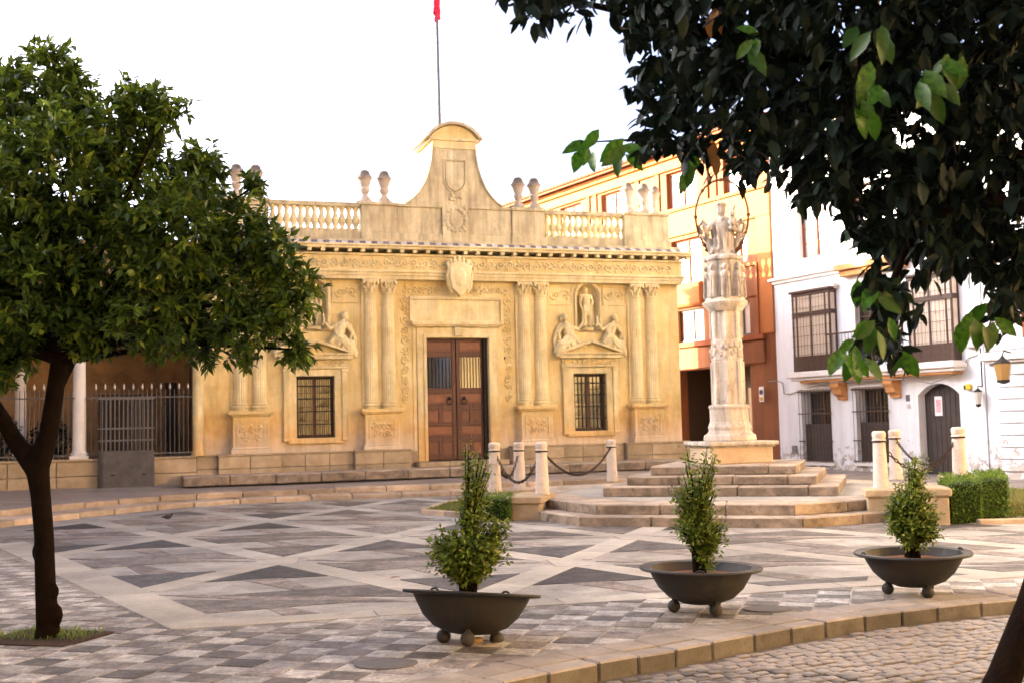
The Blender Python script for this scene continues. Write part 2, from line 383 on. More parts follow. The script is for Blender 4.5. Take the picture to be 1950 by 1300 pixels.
for i in range(-8, 9):
    for j in range(-8, 9):
        K = K0 + A * i + B * j; c = K + (A + B) / 2
        if not (-12 < c.x < 10 and 7 < c.y < 28): continue
        ds, dt = .060, .090; P_ = lambda u_, v_: K + A * u_ + B * v_
        T, Bo, L, Rr = P_(ds, 1 - dt), P_(1 - ds, dt), P_(ds, dt), P_(1 - ds, 1 - dt); da, db = A.normalized(), B.normalized(); lg = 1.42
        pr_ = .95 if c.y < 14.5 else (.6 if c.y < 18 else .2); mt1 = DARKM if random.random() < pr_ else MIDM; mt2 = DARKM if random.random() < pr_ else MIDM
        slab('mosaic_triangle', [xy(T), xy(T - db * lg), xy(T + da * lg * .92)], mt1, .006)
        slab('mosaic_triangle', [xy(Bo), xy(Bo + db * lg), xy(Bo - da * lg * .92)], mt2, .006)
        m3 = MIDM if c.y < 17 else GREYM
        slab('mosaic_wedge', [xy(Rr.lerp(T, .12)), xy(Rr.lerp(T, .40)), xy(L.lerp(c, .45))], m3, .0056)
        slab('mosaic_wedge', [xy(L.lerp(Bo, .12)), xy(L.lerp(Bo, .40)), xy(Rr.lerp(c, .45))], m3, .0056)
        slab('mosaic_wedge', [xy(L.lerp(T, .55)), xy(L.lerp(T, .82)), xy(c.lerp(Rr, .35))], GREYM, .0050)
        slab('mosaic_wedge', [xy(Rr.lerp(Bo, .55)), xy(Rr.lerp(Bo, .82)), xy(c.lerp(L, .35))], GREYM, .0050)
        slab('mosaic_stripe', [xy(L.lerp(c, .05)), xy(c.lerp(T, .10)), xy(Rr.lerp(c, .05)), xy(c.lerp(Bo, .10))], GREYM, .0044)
bw = .19
def strip(P, D, wdt, z, name='paving_band', mat=BAND):
    d = D.normalized(); n = Vector((-d.y, d.x, 0)) * wdt; a0 = P - d * 30; a1 = P + d * 30
    slab(name, [xy(a0 - n), xy(a1 - n), xy(a1 + n), xy(a0 + n)], mat, z)
def seg_strip(P, Q, wdt, z):
    d = (Q - P).normalized(); n = Vector((-d.y, d.x, 0)) * wdt; slab('paving_band', [xy(P - n), xy(Q - n), xy(Q + n), xy(P + n)], BAND, z + random.uniform(-.0008, .0008))
for i in range(-8, 9):
    for j in range(-8, 9):
        K = K0 + A * i + B * j
        if not (-12 < K.x < 10 and 7 < K.y < 28): continue
        for V, L_ in ((A, A.length), (B, B.length)):
            d = V.normalized(); e0 = .30; nseg = 4 if V is A else 3; st_ = (L_ - 2 * e0) / nseg
            for q in range(nseg): seg_strip(K + d * (e0 + st_ * q + .004), K + d * (e0 + st_ * (q + 1) - .004), bw, .0040)
        da, db = A.normalized(), B.normalized(); slab('paving_band', [xy(K - da * .42), xy(K - db * .42), xy(K + da * .42), xy(K + db * .42)], BAND, .0066)
# border bands of the field
for pa, pb, wd in (((-7.6, 16.9), (-2.72, 9.25), .44), ((-2.72, 9.25), (.4, 10.08), .30), ((.4, 10.08), (4.3, 10.95), .30), ((4.3, 10.95), (7.6, 11.9), .30)):
    pa = Vector((*pa, 0)); pb = Vector((*pb, 0)); d = (pb - pa).normalized(); n = Vector((-d.y, d.x, 0)); L = (pb - pa).length; ns = max(2, int(L / 1.1))
    for q in range(ns):
        a0 = pa + d * (L * q / ns + .006); a1 = pa + d * (L * (q + 1) / ns - .006); c = (a0 + a1) / 2 + n * (wd / 2 - .02)
        b = MB(); b.prism([xy(a0 - n * .02 - c), xy(a1 - n * .02 - c), xy(a1 + n * wd - c), xy(a0 + n * wd - c)], -.02, 0, 'z'); inst('border_slab', b.mesh('border_slab', BAND, bevel=.004), plaza, (c.x, c.y, .0085 + .0008 * (q % 2)))
# chequered tiles between field and kerb
G1 = Vector((.955, -.297, 0)) * .285; G2 = Vector((.297, .955, 0)) * .235
tl = []
TREE = Vector((-3.63, 9.0, 0))
def kerb_dist(p):
    best = 1e9
    for i in range(len(kerb_line) - 1):
        a_, b_ = kerb_line[i], kerb_line[i + 1]; d = b_ - a_; t = max(0, min(1, (p - a_).dot(d) / d.length_squared)); q = a_ + d * t
        dd = (p - q).length
        if dd < abs(best): best = dd if d.cross(p - a_).z > 0 else -dd
    return best
for i in range(-60, 60):
    for j in range(-60, 60):
        p = G1 * i + G2 * j + Vector((.4, 8.4, 0))
        if not (p.y > 5.0 and p.y < 18 and abs(p.x) < .5 * p.y + .4 and p.x > -9): continue
        if inside((p.x, p.y), FIELD) or p.x > 6.5: continue
        if p.y > 12.5 and p.x > 3: continue
        ed = min((p - Vector((*e, 0))).length for e in ((-2.72, 9.25),))
        if kerb_dist(p) < .50: continue
        if abs((p - TREE).dot(G1.normalized())) < .40 and abs((p - TREE).dot(G2.normalized())) < .30: continue
        tl.append((p.length, i, j, p))
tl.sort(key=lambda q: q[0])
tm = {}
for nm, mt in (('L', TILE_L), ('D', TILE_D)):
    b = MB(); b.box(-.137, .137, -.112, .112, -.03, 0); tm[nm] = b.mesh('tile', mt, bevel=.005)
rot_t = math.atan2(G1.y, G1.x); rest = MB(); rr = random.Random(5)
for q, (d, i, j, p) in enumerate(tl):
    dark = (i + j) % 2 == 0; z = .0045 + rr.uniform(-.0025, .003); rx = rr.uniform(-.006, .006); ry = rr.uniform(-.006, .006)
    if q < 300: inst('tile', tm['D' if dark else 'L'], plaza, (p.x, p.y, z), (rx, ry, rot_t + rr.uniform(-.012, .012)))
    else:
        rest.cm = 1 if dark else 0; rest.M = Matrix.Translation((p.x, p.y, z)) @ Matrix.Rotation(rot_t, 4, 'Z'); rest.box(-.137, .137, -.112, .112, -.03, 0)
if rest.v: tag(rest.build('far_tiles', [TILE_L, TILE_D], plaza), kind='stuff')
# two dark grey ovals set in the paving
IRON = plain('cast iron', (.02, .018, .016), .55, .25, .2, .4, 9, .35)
k = NT('weathered black iron'); a = k.noise(4, 8, .7); f_ = k.noise(30, 5, .7); c = k.mix(k.ramp(a, .5, .7), (.030, .030, .029), (.055, .038, .028)); c = k.mix(k.ramp(f_, .6, .75, (0, 0, 0), (.4,) * 3), c, (.07, .06, .055)); c = k.mix(1.0, c, k.ramp(rnd(k, 0, 1), 0, 1, (.8,) * 3, (1.3,) * 3), 'MULTIPLY'); k.bump(k.math('ADD', f_, a), .35, .01); BOWL = k.done(c, k.ramp(a, .3, .7, (.45,) * 3, (.75,) * 3), .16)
OVAL = plain('grey oval patch', (.11, .10, .092), .7, .4, 0, .3, 14, .3)
for px, py, rx, ry in ((735, 1265, .21, .17), (1462, 1160, .20, .16)):
    g = gnd(px, py); b = MB(); b.prism([(rx * math.cos(2 * PI * t / 28), ry * math.sin(2 * PI * t / 28)) for t in range(28)], -.02, .0, 'z')
    c = b.build('oval_patch', OVAL, plaza, loc=(g.x, g.y, .0125))
# street setts
sett = []
for v_ in range(3):
    b = MB(); rr = random.Random(v_); w_, l_ = .034, .053
    b.prism([(-l_, -w_ * .8), (-l_ * .8, -w_), (l_ * .8, -w_), (l_, -w_ * .7), (l_, w_ * .8), (l_ * .75, w_), (-l_ * .8, w_), (-l_, w_ * .75)], -.06, -.006, 'z')
    top = [(x * .88 + rr.uniform(-.003, .003), y * .84, -.001) for x, y, z in b.v[8:16]]
    n = len(b.v); b.v += top; b.mi = []; b.f = b.f[:1] + b.f[2:]; b.f += [(8 + i, 8 + (i + 1) % 8, n + (i + 1) % 8, n + i) for i in range(8)] + [tuple(n + i for i in range(8))]
    sett.append(b.mesh('cobblestone', COBB, smooth=True))
cs = []; SL = Vector((.88, .475, 0)); SW = Vector((-.475, .88, 0)); rr = random.Random(11)
for j in range(-75, 75):
    off = rr.uniform(0, .14)
    for i in range(-75, 75):
        p = SL * (i * .116 + off) + SW * (j * .077 + .012 * math.sin(i * .5 + j)) + Vector((2.5, 7.4, 0))
        if not (4.6 < p.y < 11 and p.x > -1.2 and p.x < .52 * p.y + .35): continue
        if kerb_dist(p) > -.09: continue
        cs.append((p.length, p))
cs.sort(key=lambda q: q[0]); cobbles = tag(empty('cobbled_street'), kind='structure'); rest = MB(); nin = 0
def inframe(p, mg=15):
    d = p - Vector((0, 0, EYE)); z = d.dot(FW)
    return z > 0 and -mg < 975 + F_PX * d.dot(RT) / z < 1950 + mg and 650 - F_PX * d.dot(UP) / z < 1300 + mg
for d, p in cs:
    loc = (p.x + rr.uniform(-.006, .006), p.y + rr.uniform(-.006, .006), -.097 + rr.uniform(-.007, .007)); rz = math.atan2(SL.y, SL.x) + rr.uniform(-.09, .09); me = rr.choice(sett); s = (rr.uniform(.9, 1.06), rr.uniform(.9, 1.06), 1)
    if inframe(p) and nin < 300: inst('cobblestone', me, cobbles, loc, (rr.uniform(-.05, .05), rr.uniform(-.05, .05), rz), s); nin += 1
    else:
        M = Matrix.Translation(loc) @ Matrix.Rotation(rz, 4, 'Z') @ Matrix.Diagonal((*s, 1)); rest.M = M
        rest.add([v.co.copy() for v in me.vertices], [tuple(f.vertices) for f in me.polygons])
if rest.v: tag(rest.build('far_cobbles', COBB, cobbles, smooth=True), kind='stuff')
# terrace in front of the palace with its two kerb steps
LK = [(-9.3, 14), (-9.15, 17), (-8.85, 19.8), (-8.2, 21.6), (-7.2, 23.6), (-6.2, 24.7), (-5.1, 25.2), (-4.05, 25.55), (-1.41, 26.0), (1.5, 26.6), (4.6, 27.3), (6.2, 27.8)]
UK = [(-10.1, 14), (-9.95, 17), (-9.55, 20.4), (-8.75, 22.6), (-7.6, 24.6), (-6.4, 25.5), (-5.2, 26.0), (-4.1, 26.35), (-1.45, 26.8), (1.4, 27.4), (4.5, 28.1), (6.0, 28.6)]
terr = MB(); ca = resample(UK, .8); n = len(ca); sy = []
for i, p in enumerate(ca):
    t = i / (n - 1); q = Vector((-14.5, 20, 0)).lerp(Vector((-10.4, 28.2, 0)), min(1, t / .38)) if t < .38 else Vector((-10.4, 28.2, 0)).lerp(Vector((6.3, 33.6, 0)), (t - .38) / .62)
    d = (q - p).normalized(); p2 = p + d * .15
    sy += [(p2.x, p2.y, .215), (q.x, q.y, .335)]
terr.add(sy, [(2 * i, 2 * i + 2, 2 * i + 3, 2 * i + 1) for i in range(n - 1)])
k = NT('terrace paving'); a = k.noise(1.2, 8, .7); wv = k.n('ShaderNodeTexBrick'); wv.inputs['Scale'].default_value = 1.0; wv.inputs['Brick Width'].default_value = .9; wv.inputs['Row Height'].default_value = .22; wv.inputs['Mortar Size'].default_value = .004
mp = k.n('ShaderNodeMapping'); mp.inputs['Rotation'].default_value = (0, 0, -R(28)); k.l(k.tc.outputs['Object'], mp.inputs[0]); k.l(mp.outputs[0], wv.inputs['Vector'])
wv.inputs['Color1'].default_value = (.34, .28, .235, 1); wv.inputs['Color2'].default_value = (.15, .125, .11, 1); wv.inputs['Mortar'].default_value = (.1, .085, .07, 1)
c = k.mix(.45, wv.outputs[0], k.mix(k.ramp(a, .35, .7), (.20, .165, .14), (.34, .285, .24))); k.bump(a, .3, .02); TERR = k.done(c, .6, .35)
tag(terr.build('terrace_pavement', TERR, recalc=False), kind='structure')
for line, z0, z1, wdt in ((LK, -.02, .105, 1.0), (UK, .08, .22, .34)):
    kb = tag(empty('terrace_kerb'), kind='structure'); pts = resample(line, lambda: random.uniform(.75, 1.25))
    for i in range(len(pts) - 1):
        p, q = pts[i], pts[i + 1]; d = q - p; L = d.length - .014; c = (p + q) / 2; b = MB()
        b.box(-L / 2, L / 2, 0, wdt, z0, z1); inst('kerb_stone', b.mesh('kerb_stone', KERBF, bevel=.02), kb, (c.x, c.y, kr.uniform(-.008, .008)), (0, kr.uniform(-.006, .006), math.atan2(d.y, d.x)))
# street rising to the white house
b = MB(); n = 6; vs_ = []
for i in range(n + 1):
    t = i / n; y = 22.5 + 16.5 * t; zz = .008 + .30 * t ** 1.1
    xl = 4.6 if y < 29 else 4.6 - (y - 29) * .1; xr = 13.0 - (y - 22.5) * .30
    vs_ += [(xl, y, zz), (xr, y, zz)]
b.add(vs_, [(2 * i, 2 * i + 1, 2 * i + 3, 2 * i + 2) for i in range(n)]); tag(b.build('side_street', TERR, recalc=False), kind='structure')
# ------------------------------------------------------------------ palace
O2 = Vector((-1.5027, 30.0, 0)) + U2 * .13
pal = tag(empty('palace', O2, TH), 'golden stone palace with fluted column pairs, roof balustrade and curved gable over its brown door', 'palace')
WY = .20
WIN = [(-3.72 - .475, -3.72 + .475, 1.34, 2.88), (3.72 - .475, 3.72 + .475, 1.34, 2.88)]
NIC = [(-3.72 - .31, -3.72 + .31, 4.05, 5.31), (3.72 - .31, 3.72 + .31, 4.05, 5.31)]
b = MB(); wall_holes(b, -6.45, 6.45, .3, 6.0, WY, WY + .35, WIN + NIC + [(-.84, .84, .3, 3.84)])
for n_ in NIC:
    arch_filler(b, n_[0], n_[1], 5.0, 5.31, WY, WY + .35, .31)
b.box(-6.45, -6.1, WY + .35, 4.4, .3, 6.0); b.box(6.1, 6.45, WY + .35, 4.4, .3, 6.0); b.box(-6.45, 6.45, 4.4, 4.7, .3, 6.0)
b.box(-6.4, 6.4, WY + .36, 4.4, 5.7, 5.95)
b.build('wall', GOLD, pal)
ROOM = plain('dark interior', (.05, .035, .025), .9, .1)
bb = MB(); bb.box(-6.0, 6.0, 1.2, 1.3, .35, 5.6); bb.build('inner_wall', ROOM, pal)
for n_ in NIC:
    nm = MB(); c = (n_[0] + n_[1]) / 2; vs_ = []; seg = 10
    for i in range(seg + 1):
        a = PI * i / seg
        for z in (4.05, 4.4, 4.7, 5.0): vs_.append((c - .31 * math.cos(a), WY + .02 + .30 * math.sin(a), z))
        for e in (.3, .6, .85, 1.0):
            vs_.append((c - .31 * math.cos(a) * math.cos(e * PI / 2), WY + .02 + .30 * math.sin(a) * math.cos(e * PI / 2), 5.0 + .31 * math.sin(e * PI / 2)))
    fs = []
    for i in range(seg):
        for j in range(7): fs.append((i * 8 + j, i * 8 + j + 1, i * 8 + 8 + j + 1, i * 8 + 8 + j))
    nm.add(vs_, fs); nm.box(c - .31, c + .31, WY, WY + .34, 4.0, 4.06)
    # arched moulding
    pts = [(c - .36, WY - .02, 4.05)] + [(c - .36 * math.cos(PI * t / 14), WY - .02, 5.0 + .36 * math.sin(PI * t / 14)) for t in range(15)] + [(c + .36, WY - .02, 4.05)]
    nm.tube(pts, .045, 6)
    nm.build('niche', GOLD2, pal, smooth=True)
# plinth of separate blocks
for s in (-1, 1):
    segs = [(.93, 1.36, .17), (1.36, 2.80, -.14), (2.80, 4.62, .05), (4.62, 6.12, -.14), (6.12, 6.62, .05)]
    for x0, x1, yf in segs:
        nb = max(1, round((x1 - x0) / .62))
        for q in range(nb):
            for z0, z1 in ((.33, .64), (.648, .95)):
                xa = x0 + (x1 - x0) * q / nb; xb = x0 + (x1 - x0) * (q + 1) / nb
                if yf < 0 and q == 0: xa -= 0
                bb = MB(); g = .004; X0, X1 = sorted((s * (xa + g), s * (xb - g)))
                bb.box(X0, X1, yf + random.uniform(-.006, .006), WY - .005 if x1 < 6.2 else .6, z0, z1); bb.build('plinth_block', PLINTH, pal, bevel=.012)
for s in (-1, 1):
    bb = MB()
    for x0, x1, yf in ((1.34, 2.82, -.16), (4.60, 6.14, -.16), (2.82, 4.60, .03), (6.14, 6.64, .03)):
        X0, X1 = sorted((s * x0, s * x1)); bb.box(X0, X1, yf, WY - .004, .952, 1.0)
    bb.build('plinth_moulding', PLINTH, pal, bevel=.012)
# scroll relief generator
def scrolls(mb, x0, x1, zc, h, y, n, seed=0, vert=False, rad=.016):
    rr_ = random.Random(seed); dx = (x1 - x0) / n
    def P(x, z, yy=y): return (zc + (z), yy, x) if vert else (x, yy, zc + z)
    for i in range(n):
        cx = x0 + dx * (i + .5); sg = 1 if i % 2 else -1; pts = []; rd = []; r0 = min(dx, h) * .46
        for t in range(15):
            a = t / 14 * 2.7 * PI; r = r0 * (1 - .82 * t / 14); pts.append(P(cx - r * math.cos(a), sg * r * math.sin(a), y - .012)); rd.append(rad * (1.2 - .6 * t / 14))
        mb.tube(pts, rd, 5); mb.ball(P(cx, 0, y - .012), .032, 6, 4)
        for q in range(5):
            a = rr_.uniform(0, 2 * PI); r = r0 * rr_.uniform(.75, 1.15); mb.ball(P(cx + r * math.cos(a), r * math.sin(a) * .9, y - .004), (rr_.uniform(.03, .06), .022, rr_.uniform(.02, .04)), 6, 4, rot=Matrix.Rotation(a, 3, 'Y').to_quaternion().to_euler())
# pedestals
def pedestal(cx):
    b = MB(); b.box(cx - .44, cx + .44, -.10, WY + .02, 1.0, 1.90); b.box(cx - .49, cx + .49, -.14, WY + .01, 1.0, 1.10)
    b.box(cx - .47, cx + .47, -.125, WY + .01, 1.10, 1.15)
    p = b.build('pedestal', GOLD, pal, bevel=.012)
    b = MB(); b.box(cx - .49, cx + .49, -.13, WY + .01, 1.90, 1.945); b.box(cx - .54, cx + .54, -.18, WY + .01, 1.945, 2.035); b.build('pedestal_cornice', GOLD, p, bevel=.01)
    b = MB()
    for x0, x1, z0, z1 in ((-.34, .34, 1.76, 1.80), (-.34, .34, 1.24, 1.28), (-.34, -.30, 1.28, 1.76), (.30, .34, 1.28, 1.76)): b.box(cx + x0, cx + x1, -.122, -.095, z0, z1)
    b.build('panel_frame', GOLD, p)
    b = MB(); scrolls(b, cx - .28, cx + .28, 1.60, .26, -.10, 3, int(cx * 10)); scrolls(b, cx - .24, cx + .24, 1.40, .2, -.10, 2, int(cx * 7)); b.build('panel_relief', GOLD, p, smooth=True)
for c in (-5.34, -2.08, 2.08, 5.34): pedestal(c)
# columns
cm = MB(); cm.lathe([(.205, 0), (.205, .05), (.225, .07), (.215, .11), (.185, .13), (.20, .16), (.19, .19)], seg=24); CBASE = cm.mesh('column_base', GOLD2, smooth=True)
cm = MB(); cm.lathe([(.178, .19), (.178, .5), (.176, 1.2), (.168, 2.1), (.158, 2.93)], seg=80, flute=.06, nfl=20); CSHAFT = cm.mesh('column_shaft', GOLD2, smooth=True)
cm = MB(); cm.lathe([(.165, 2.90), (.175, 2.92), (.165, 2.95), (.16, 3.0), (.175, 3.15), (.215, 3.22)], seg=16)
for lvl, (r0, z0, hh, n_) in enumerate(((.165, 2.96, .13, 8), (.175, 3.05, .15, 8))):
    for i in range(n_):
        a = 2 * PI * (i + lvl * .5) / n_; ca, sa = math.cos(a), math.sin(a)
        cm.tube([((r0 + d) * ca, (r0 + d) * sa, z0 + z) for d, z in ((0, 0), (.012, hh * .5), (.03, hh * .85), (.065, hh), (.075, hh * .82))], [.036, .042, .036, .028, .015], 6)
for i in range(4):
    a = PI / 4 + i * PI / 2; cm.ball((.25 * math.cos(a), .25 * math.sin(a), 3.20), .045, 8, 5)
cm.box(-.21, .21, -.21, .21, 3.225, 3.285); cm.box(-.06, .06, -.23, -.2, 3.2, 3.28); CCAP = cm.mesh('column_capital', GOLD2, smooth=True)
for c in (-5.57, -5.11, -2.31, -1.85, 1.85, 2.31, 5.11, 5.57):
    col = inst('column', CSHAFT, pal, (c, .17, 2.04)); inst('column_base', CBASE, col); inst('column_capital', CCAP, col)
# pilasters behind the columns
for c in (-5.34, -2.08, 2.08, 5.34): bb = MB(); bb.box(c - .46, c + .46, WY - .05, WY + .01, 2.04, 5.33); bb.build('column_backing', GOLD, pal)
# entablature
b = MB(); b.box(-6.5, 6.5, -.04, WY + .02, 5.33, 5.42); b.box(-6.53, 6.53, -.07, WY + .02, 5.42, 5.50); b.box(-6.57, 6.57, -.11, WY + .02, 5.50, 5.56)
b.build('architrave', GOLD2, pal, bevel=.008)
b = MB(); b.box(-6.5, 6.5, -.03, 4.72, 5.56, 5.93); fz = b.build('frieze', GOLD, pal)
for i in range(12):
    x0 = -6.2 + i * 1.035; b = MB(); scrolls(b, x0, x0 + 1.0, 5.745, .30, -.035, 4, i); b.build('frieze_relief', GOLD2, fz, smooth=True)
b = MB(); b.box(-6.55, 6.55, -.09, 4.75, 5.93, 5.99); b.box(-6.72, 6.72, -.26, 4.8, 6.085, 6.15); b.box(-6.76, 6.76, -.30, 4.85, 6.15, 6.20); b.build('cornice', GOLD2, pal, bevel=.01)
b = MB(); b.box(-.05, .05, 0, .15, 0, .085); md = b.mesh('modillion', GOLD2, bevel=.01)
for i in range(40): inst('modillion', md, pal, (-6.6 + 13.2 * i / 39, -.235, 5.995))
# glazed tile strip
GB = plain('blue glazed tile', (.05, .06, .16), .25, .5, 0, .4, 20, .1, vary=.3); GW = plain('white glazed tile', (.52, .49, .47), .3, .5, 0, .25, 20, .1, vary=.2)
for mt, nm_ in ((GB, 'b'), (GW, 'w')):
    b = MB(); b.add([(-.105, 0, 0), (.045, 0, 0), (.105, .30, .105), (-.045, .30, .105), (-.105, 0, -.02), (.045, 0, -.02), (.105, .30, .08), (-.045, .30, .08)], [(0, 1, 2, 3), (0, 4, 5, 1), (1, 5, 6, 2), (2, 6, 7, 3), (3, 7, 4, 0), (4, 7, 6, 5)])
    if nm_ == 'b': tb = b.mesh('glazed_tile', mt)
    else: tw = b.mesh('glazed_tile', mt)
for i in range(88): inst('glazed_tile', tb if i % 2 else tw, pal, (-6.66 + i * .1530, -.27, 6.225))
b = MB(); b.box(-6.45, 6.45, -.05, 4.6, 6.2, 6.36); b.build('parapet_base', PARA, pal)
# parapet: pedestals, panels, balustrades
PY = .10
def dado(x0, x1, name='parapet_block', y=PY):
    b = MB(); b.box(x0 - .03, x1 + .03, y - .05, y + .5, 6.362, 6.56); b.box(x0, x1, y, y + .45, 6.56, 7.26); b.box(x0 - .03, x1 + .03, y - .05, y + .5, 7.26, 7.34); return b.build(name, PARA, pal, bevel=.012)
for x0, x1 in ((-6.2, -4.85), (-2.50, -1.58), (-1.57, -.36), (.36, 1.57), (1.58, 2.50), (4.85, 6.2)): dado(x0, x1, y=PY if abs(x0) != 1.57 and abs(x1) != 1.57 else PY + .06)
b = MB(); b.box(-.355, .355, PY - .02, PY + .45, 6.36, 7.34); armsblk = b.build('parapet_block', PARA, pal)
bal = MB(); bal.lathe([(.07, 0), (.07, .05), (.045, .07), (.04, .10), (.075, .2), (.085, .26), (.06, .36), (.035, .46), (.05, .50), (.05, .53), (.07, .56), (.07, .60)], seg=12); BAL = bal.mesh('baluster', GOLD2, smooth=True)
for x0, x1, n_ in ((-4.82, -2.53, 13), (2.53, 4.82, 13)):
    b = MB(); b.box(x0, x1, PY + .05, PY + .4, 6.362, 6.60); b.build('balustrade_sill', PARA, pal, bevel=.01)
    b = MB(); b.box(x0, x1, PY + .08, PY + .36, 7.215, 7.33); b.build('balustrade_rail', PARA, pal, bevel=.012)
    for i in range(n_): inst('baluster', BAL, pal, (x0 + (x1 - x0) * (i + .5) / n_, PY + .22, 6.605), sc=(1.15, 1.15, 1.02))
# side and rear balustrades of the roof terrace
for sx in (-6.05, 6.05):
    b = MB(); b.box(sx - .18, sx + .18, .7, 4.5, 6.362, 6.60); b.build('balustrade_sill', PARA, pal); b = MB(); b.box(sx - .15, sx + .15, .7, 4.5, 7.215, 7.33); b.build('balustrade_rail', PARA, pal)
    for i in range(16): inst('baluster', BAL, pal, (sx, .85 + i * .23, 6.605), sc=(1.15, 1.15, 1.02))
b = MB(); b.box(-5.86, 5.86, 4.2, 4.5, 6.362, 6.60); b.build('balustrade_sill', PARA, pal); b = MB(); b.box(-5.86, 5.86, 4.22, 4.48, 7.215, 7.33); b.build('balustrade_rail', PARA, pal)
for i in range(44): inst('baluster', BAL, pal, (-5.75 + i * .267, 4.35, 6.605), sc=(1.15, 1.15, 1.02))
# urns
u = MB(); u.box(-.16, .16, -.16, .16, 0, .06); u.lathe([(.16, .06), (.15, .12), (.085, .18), (.07, .24), (.10, .28), (.125, .36), (.10, .42), (.12, .47), (.15, .56), (.17, .62), (.195, .655), (.19, .69), (.15, .735), (.125, .79), (.115, .83), (.07, .865), (.0, .875)], seg=16); UM = u.mesh('urn', URN, smooth=True)
for x in (-5.62, -5.13, -2.36, -1.86, 1.84, 2.30, 5.07, 5.55): inst('urn', UM, pal, (x, PY + .22, 7.34), (0, random.uniform(-.03, .03), random.uniform(0, 1)))
inst('urn', UM, pal, (5.98, PY + .5, 7.34), (0, .05, 0))
# gable
def half(s): return [(s * x, z) for x, z in ((1.30, 7.342), (1.12, 7.46), (.95, 7.64), (.80, 7.88), (.70, 8.12), (.625, 8.40), (.585, 8.62), (.57, 8.85))]
b = MB(); prof = half(-1) + half(1)[::-1]; b.prism(prof, PY + .02, PY + 1.5); gab = b.build('gable', PARA, pal)
b = MB()
for s in (-1, 1):
    pts = half(s)
    for (xa, za), (xb, zb) in zip(pts[:-1], pts[1:]):
        nx, nz = (zb - za), -(xb - xa); L = math.hypot(nx, nz); nx, nz = nx / L * .035 * s * (1 if True else 1), nz / L * .035 * s
        b.prism([(xa, za), (xb, zb), (xb + abs(nx) * s, zb + abs(nz)), (xa + abs(nx) * s, za + abs(nz))], PY - .04, PY + 1.56)
b.build('gable_edge', PARA, gab)
b = MB(); b.box(-.61, .61, PY - .02, PY + 1.54, 8.85, 8.93); b.box(-.58, .58, PY, PY + 1.52, 8.93, 9.06); b.box(-.66, .66, PY - .06, PY + 1.58, 9.06, 9.12); b.build('gable_neck', GOLD2, gab, bevel=.008)
def arc(hw, rise, z, n=18):
    r = (hw * hw + rise * rise) / (2 * rise); zc = z + rise - r; return [(x, zc + math.sqrt(r * r - x * x)) for x in [-hw + 2 * hw * i / n for i in range(n + 1)]]
b = MB(); inn = arc(.66, .36, 9.12); b.prism([(-.66, 9.121)] + inn + [(.66, 9.121)], PY + .02, PY + 1.5); b.build('tympanum', GOLD, gab)
b = MB(); ins, ous = arc(.70, .38, 9.12), arc(.78, .45, 9.12)
for i in range(18): b.prism([ins[i], ins[i + 1], ous[i + 1], ous[i]], PY - .10, PY + 1.6)
b.build('curved_pediment', PARA, gab)
b = MB(); b.box(-.17, .19, PY - .01, PY + .04, 8.58, 8.78); b.build('gable_tablet', PARA, gab)
b = MB(); b.prism([(-.26, 8.5), (.26, 8.5), (.26, 7.98), (.18, 7.80), (0, 7.70), (-.18, 7.80), (-.26, 7.98)], PY - .015, PY + .04)
b.build('gable_shield', PARA, gab, bevel=.02)
b = MB()
b.tube([(-.30, PY, 8.55), (.30, PY, 8.55)], .03, 6); b.tube([(-.30, PY, 8.55), (-.29, PY, 7.95), (-.2, PY, 7.76), (0, PY, 7.66), (.2, PY, 7.76), (.29, PY, 7.95), (.30, PY, 8.55)], .022, 6)
for q in range(10): b.ball((random.uniform(-.16, .16), PY - .02, random.uniform(7.45, 7.66)), (.05, .03, .04), 6, 4)
b.build('shield_frame', PARA, gab, smooth=True)
b = MB(); rr = random.Random(4)
for q in range(16):
    a = 2 * PI * q / 16; b.ball((.27 * math.cos(a), PY - .03, 6.95 + .30 * math.sin(a)), (.06, .04, .06), 7, 5)
b.ball((0, PY - .02, 6.95), (.19, .05, .22), 10, 6)
for q in range(24): b.ball((rr.uniform(-.33, .33), PY - .02, rr.uniform(6.62, 7.3)), (rr.uniform(.03, .06), .035, rr.uniform(.03, .06)), 6, 4)
sculpt('coat_of_arms', b, PARA, armsblk, .012, smooth_it=1)
# weed on the gable, coat of arms over the frieze
b = MB(); b.prism([(-.26, 5.72), (-.10, 5.78), (.10, 5.78), (.26, 5.72), (.28, 5.4), (.22, 5.1), (0, 4.88), (-.22, 5.1), (-.28, 5.4)], -.26, -.05)
b.ball((0, -.16, 5.38), (.24, .14, .40), 12, 8)
for s in (-1, 1):
    b.tube([(s * .24, -.14, 5.86), (s * .33, -.16, 5.74), (s * .27, -.2, 5.62), (s * .34, -.18, 5.45), (s * .30, -.16, 5.2), (s * .20, -.14, 4.98)], [.05, .045, .05, .04, .05, .03], 7)
for x, z in ((-.2, 5.85), (-.1, 5.9), (0, 5.92), (.1, 5.9), (.2, 5.85)): limb(b, (x, -.16, 5.70), (x * 1.2, -.18, z), .05, .04)
sculpt('coat_of_arms', b, GOLD2, pal, .014, smooth_it=1)
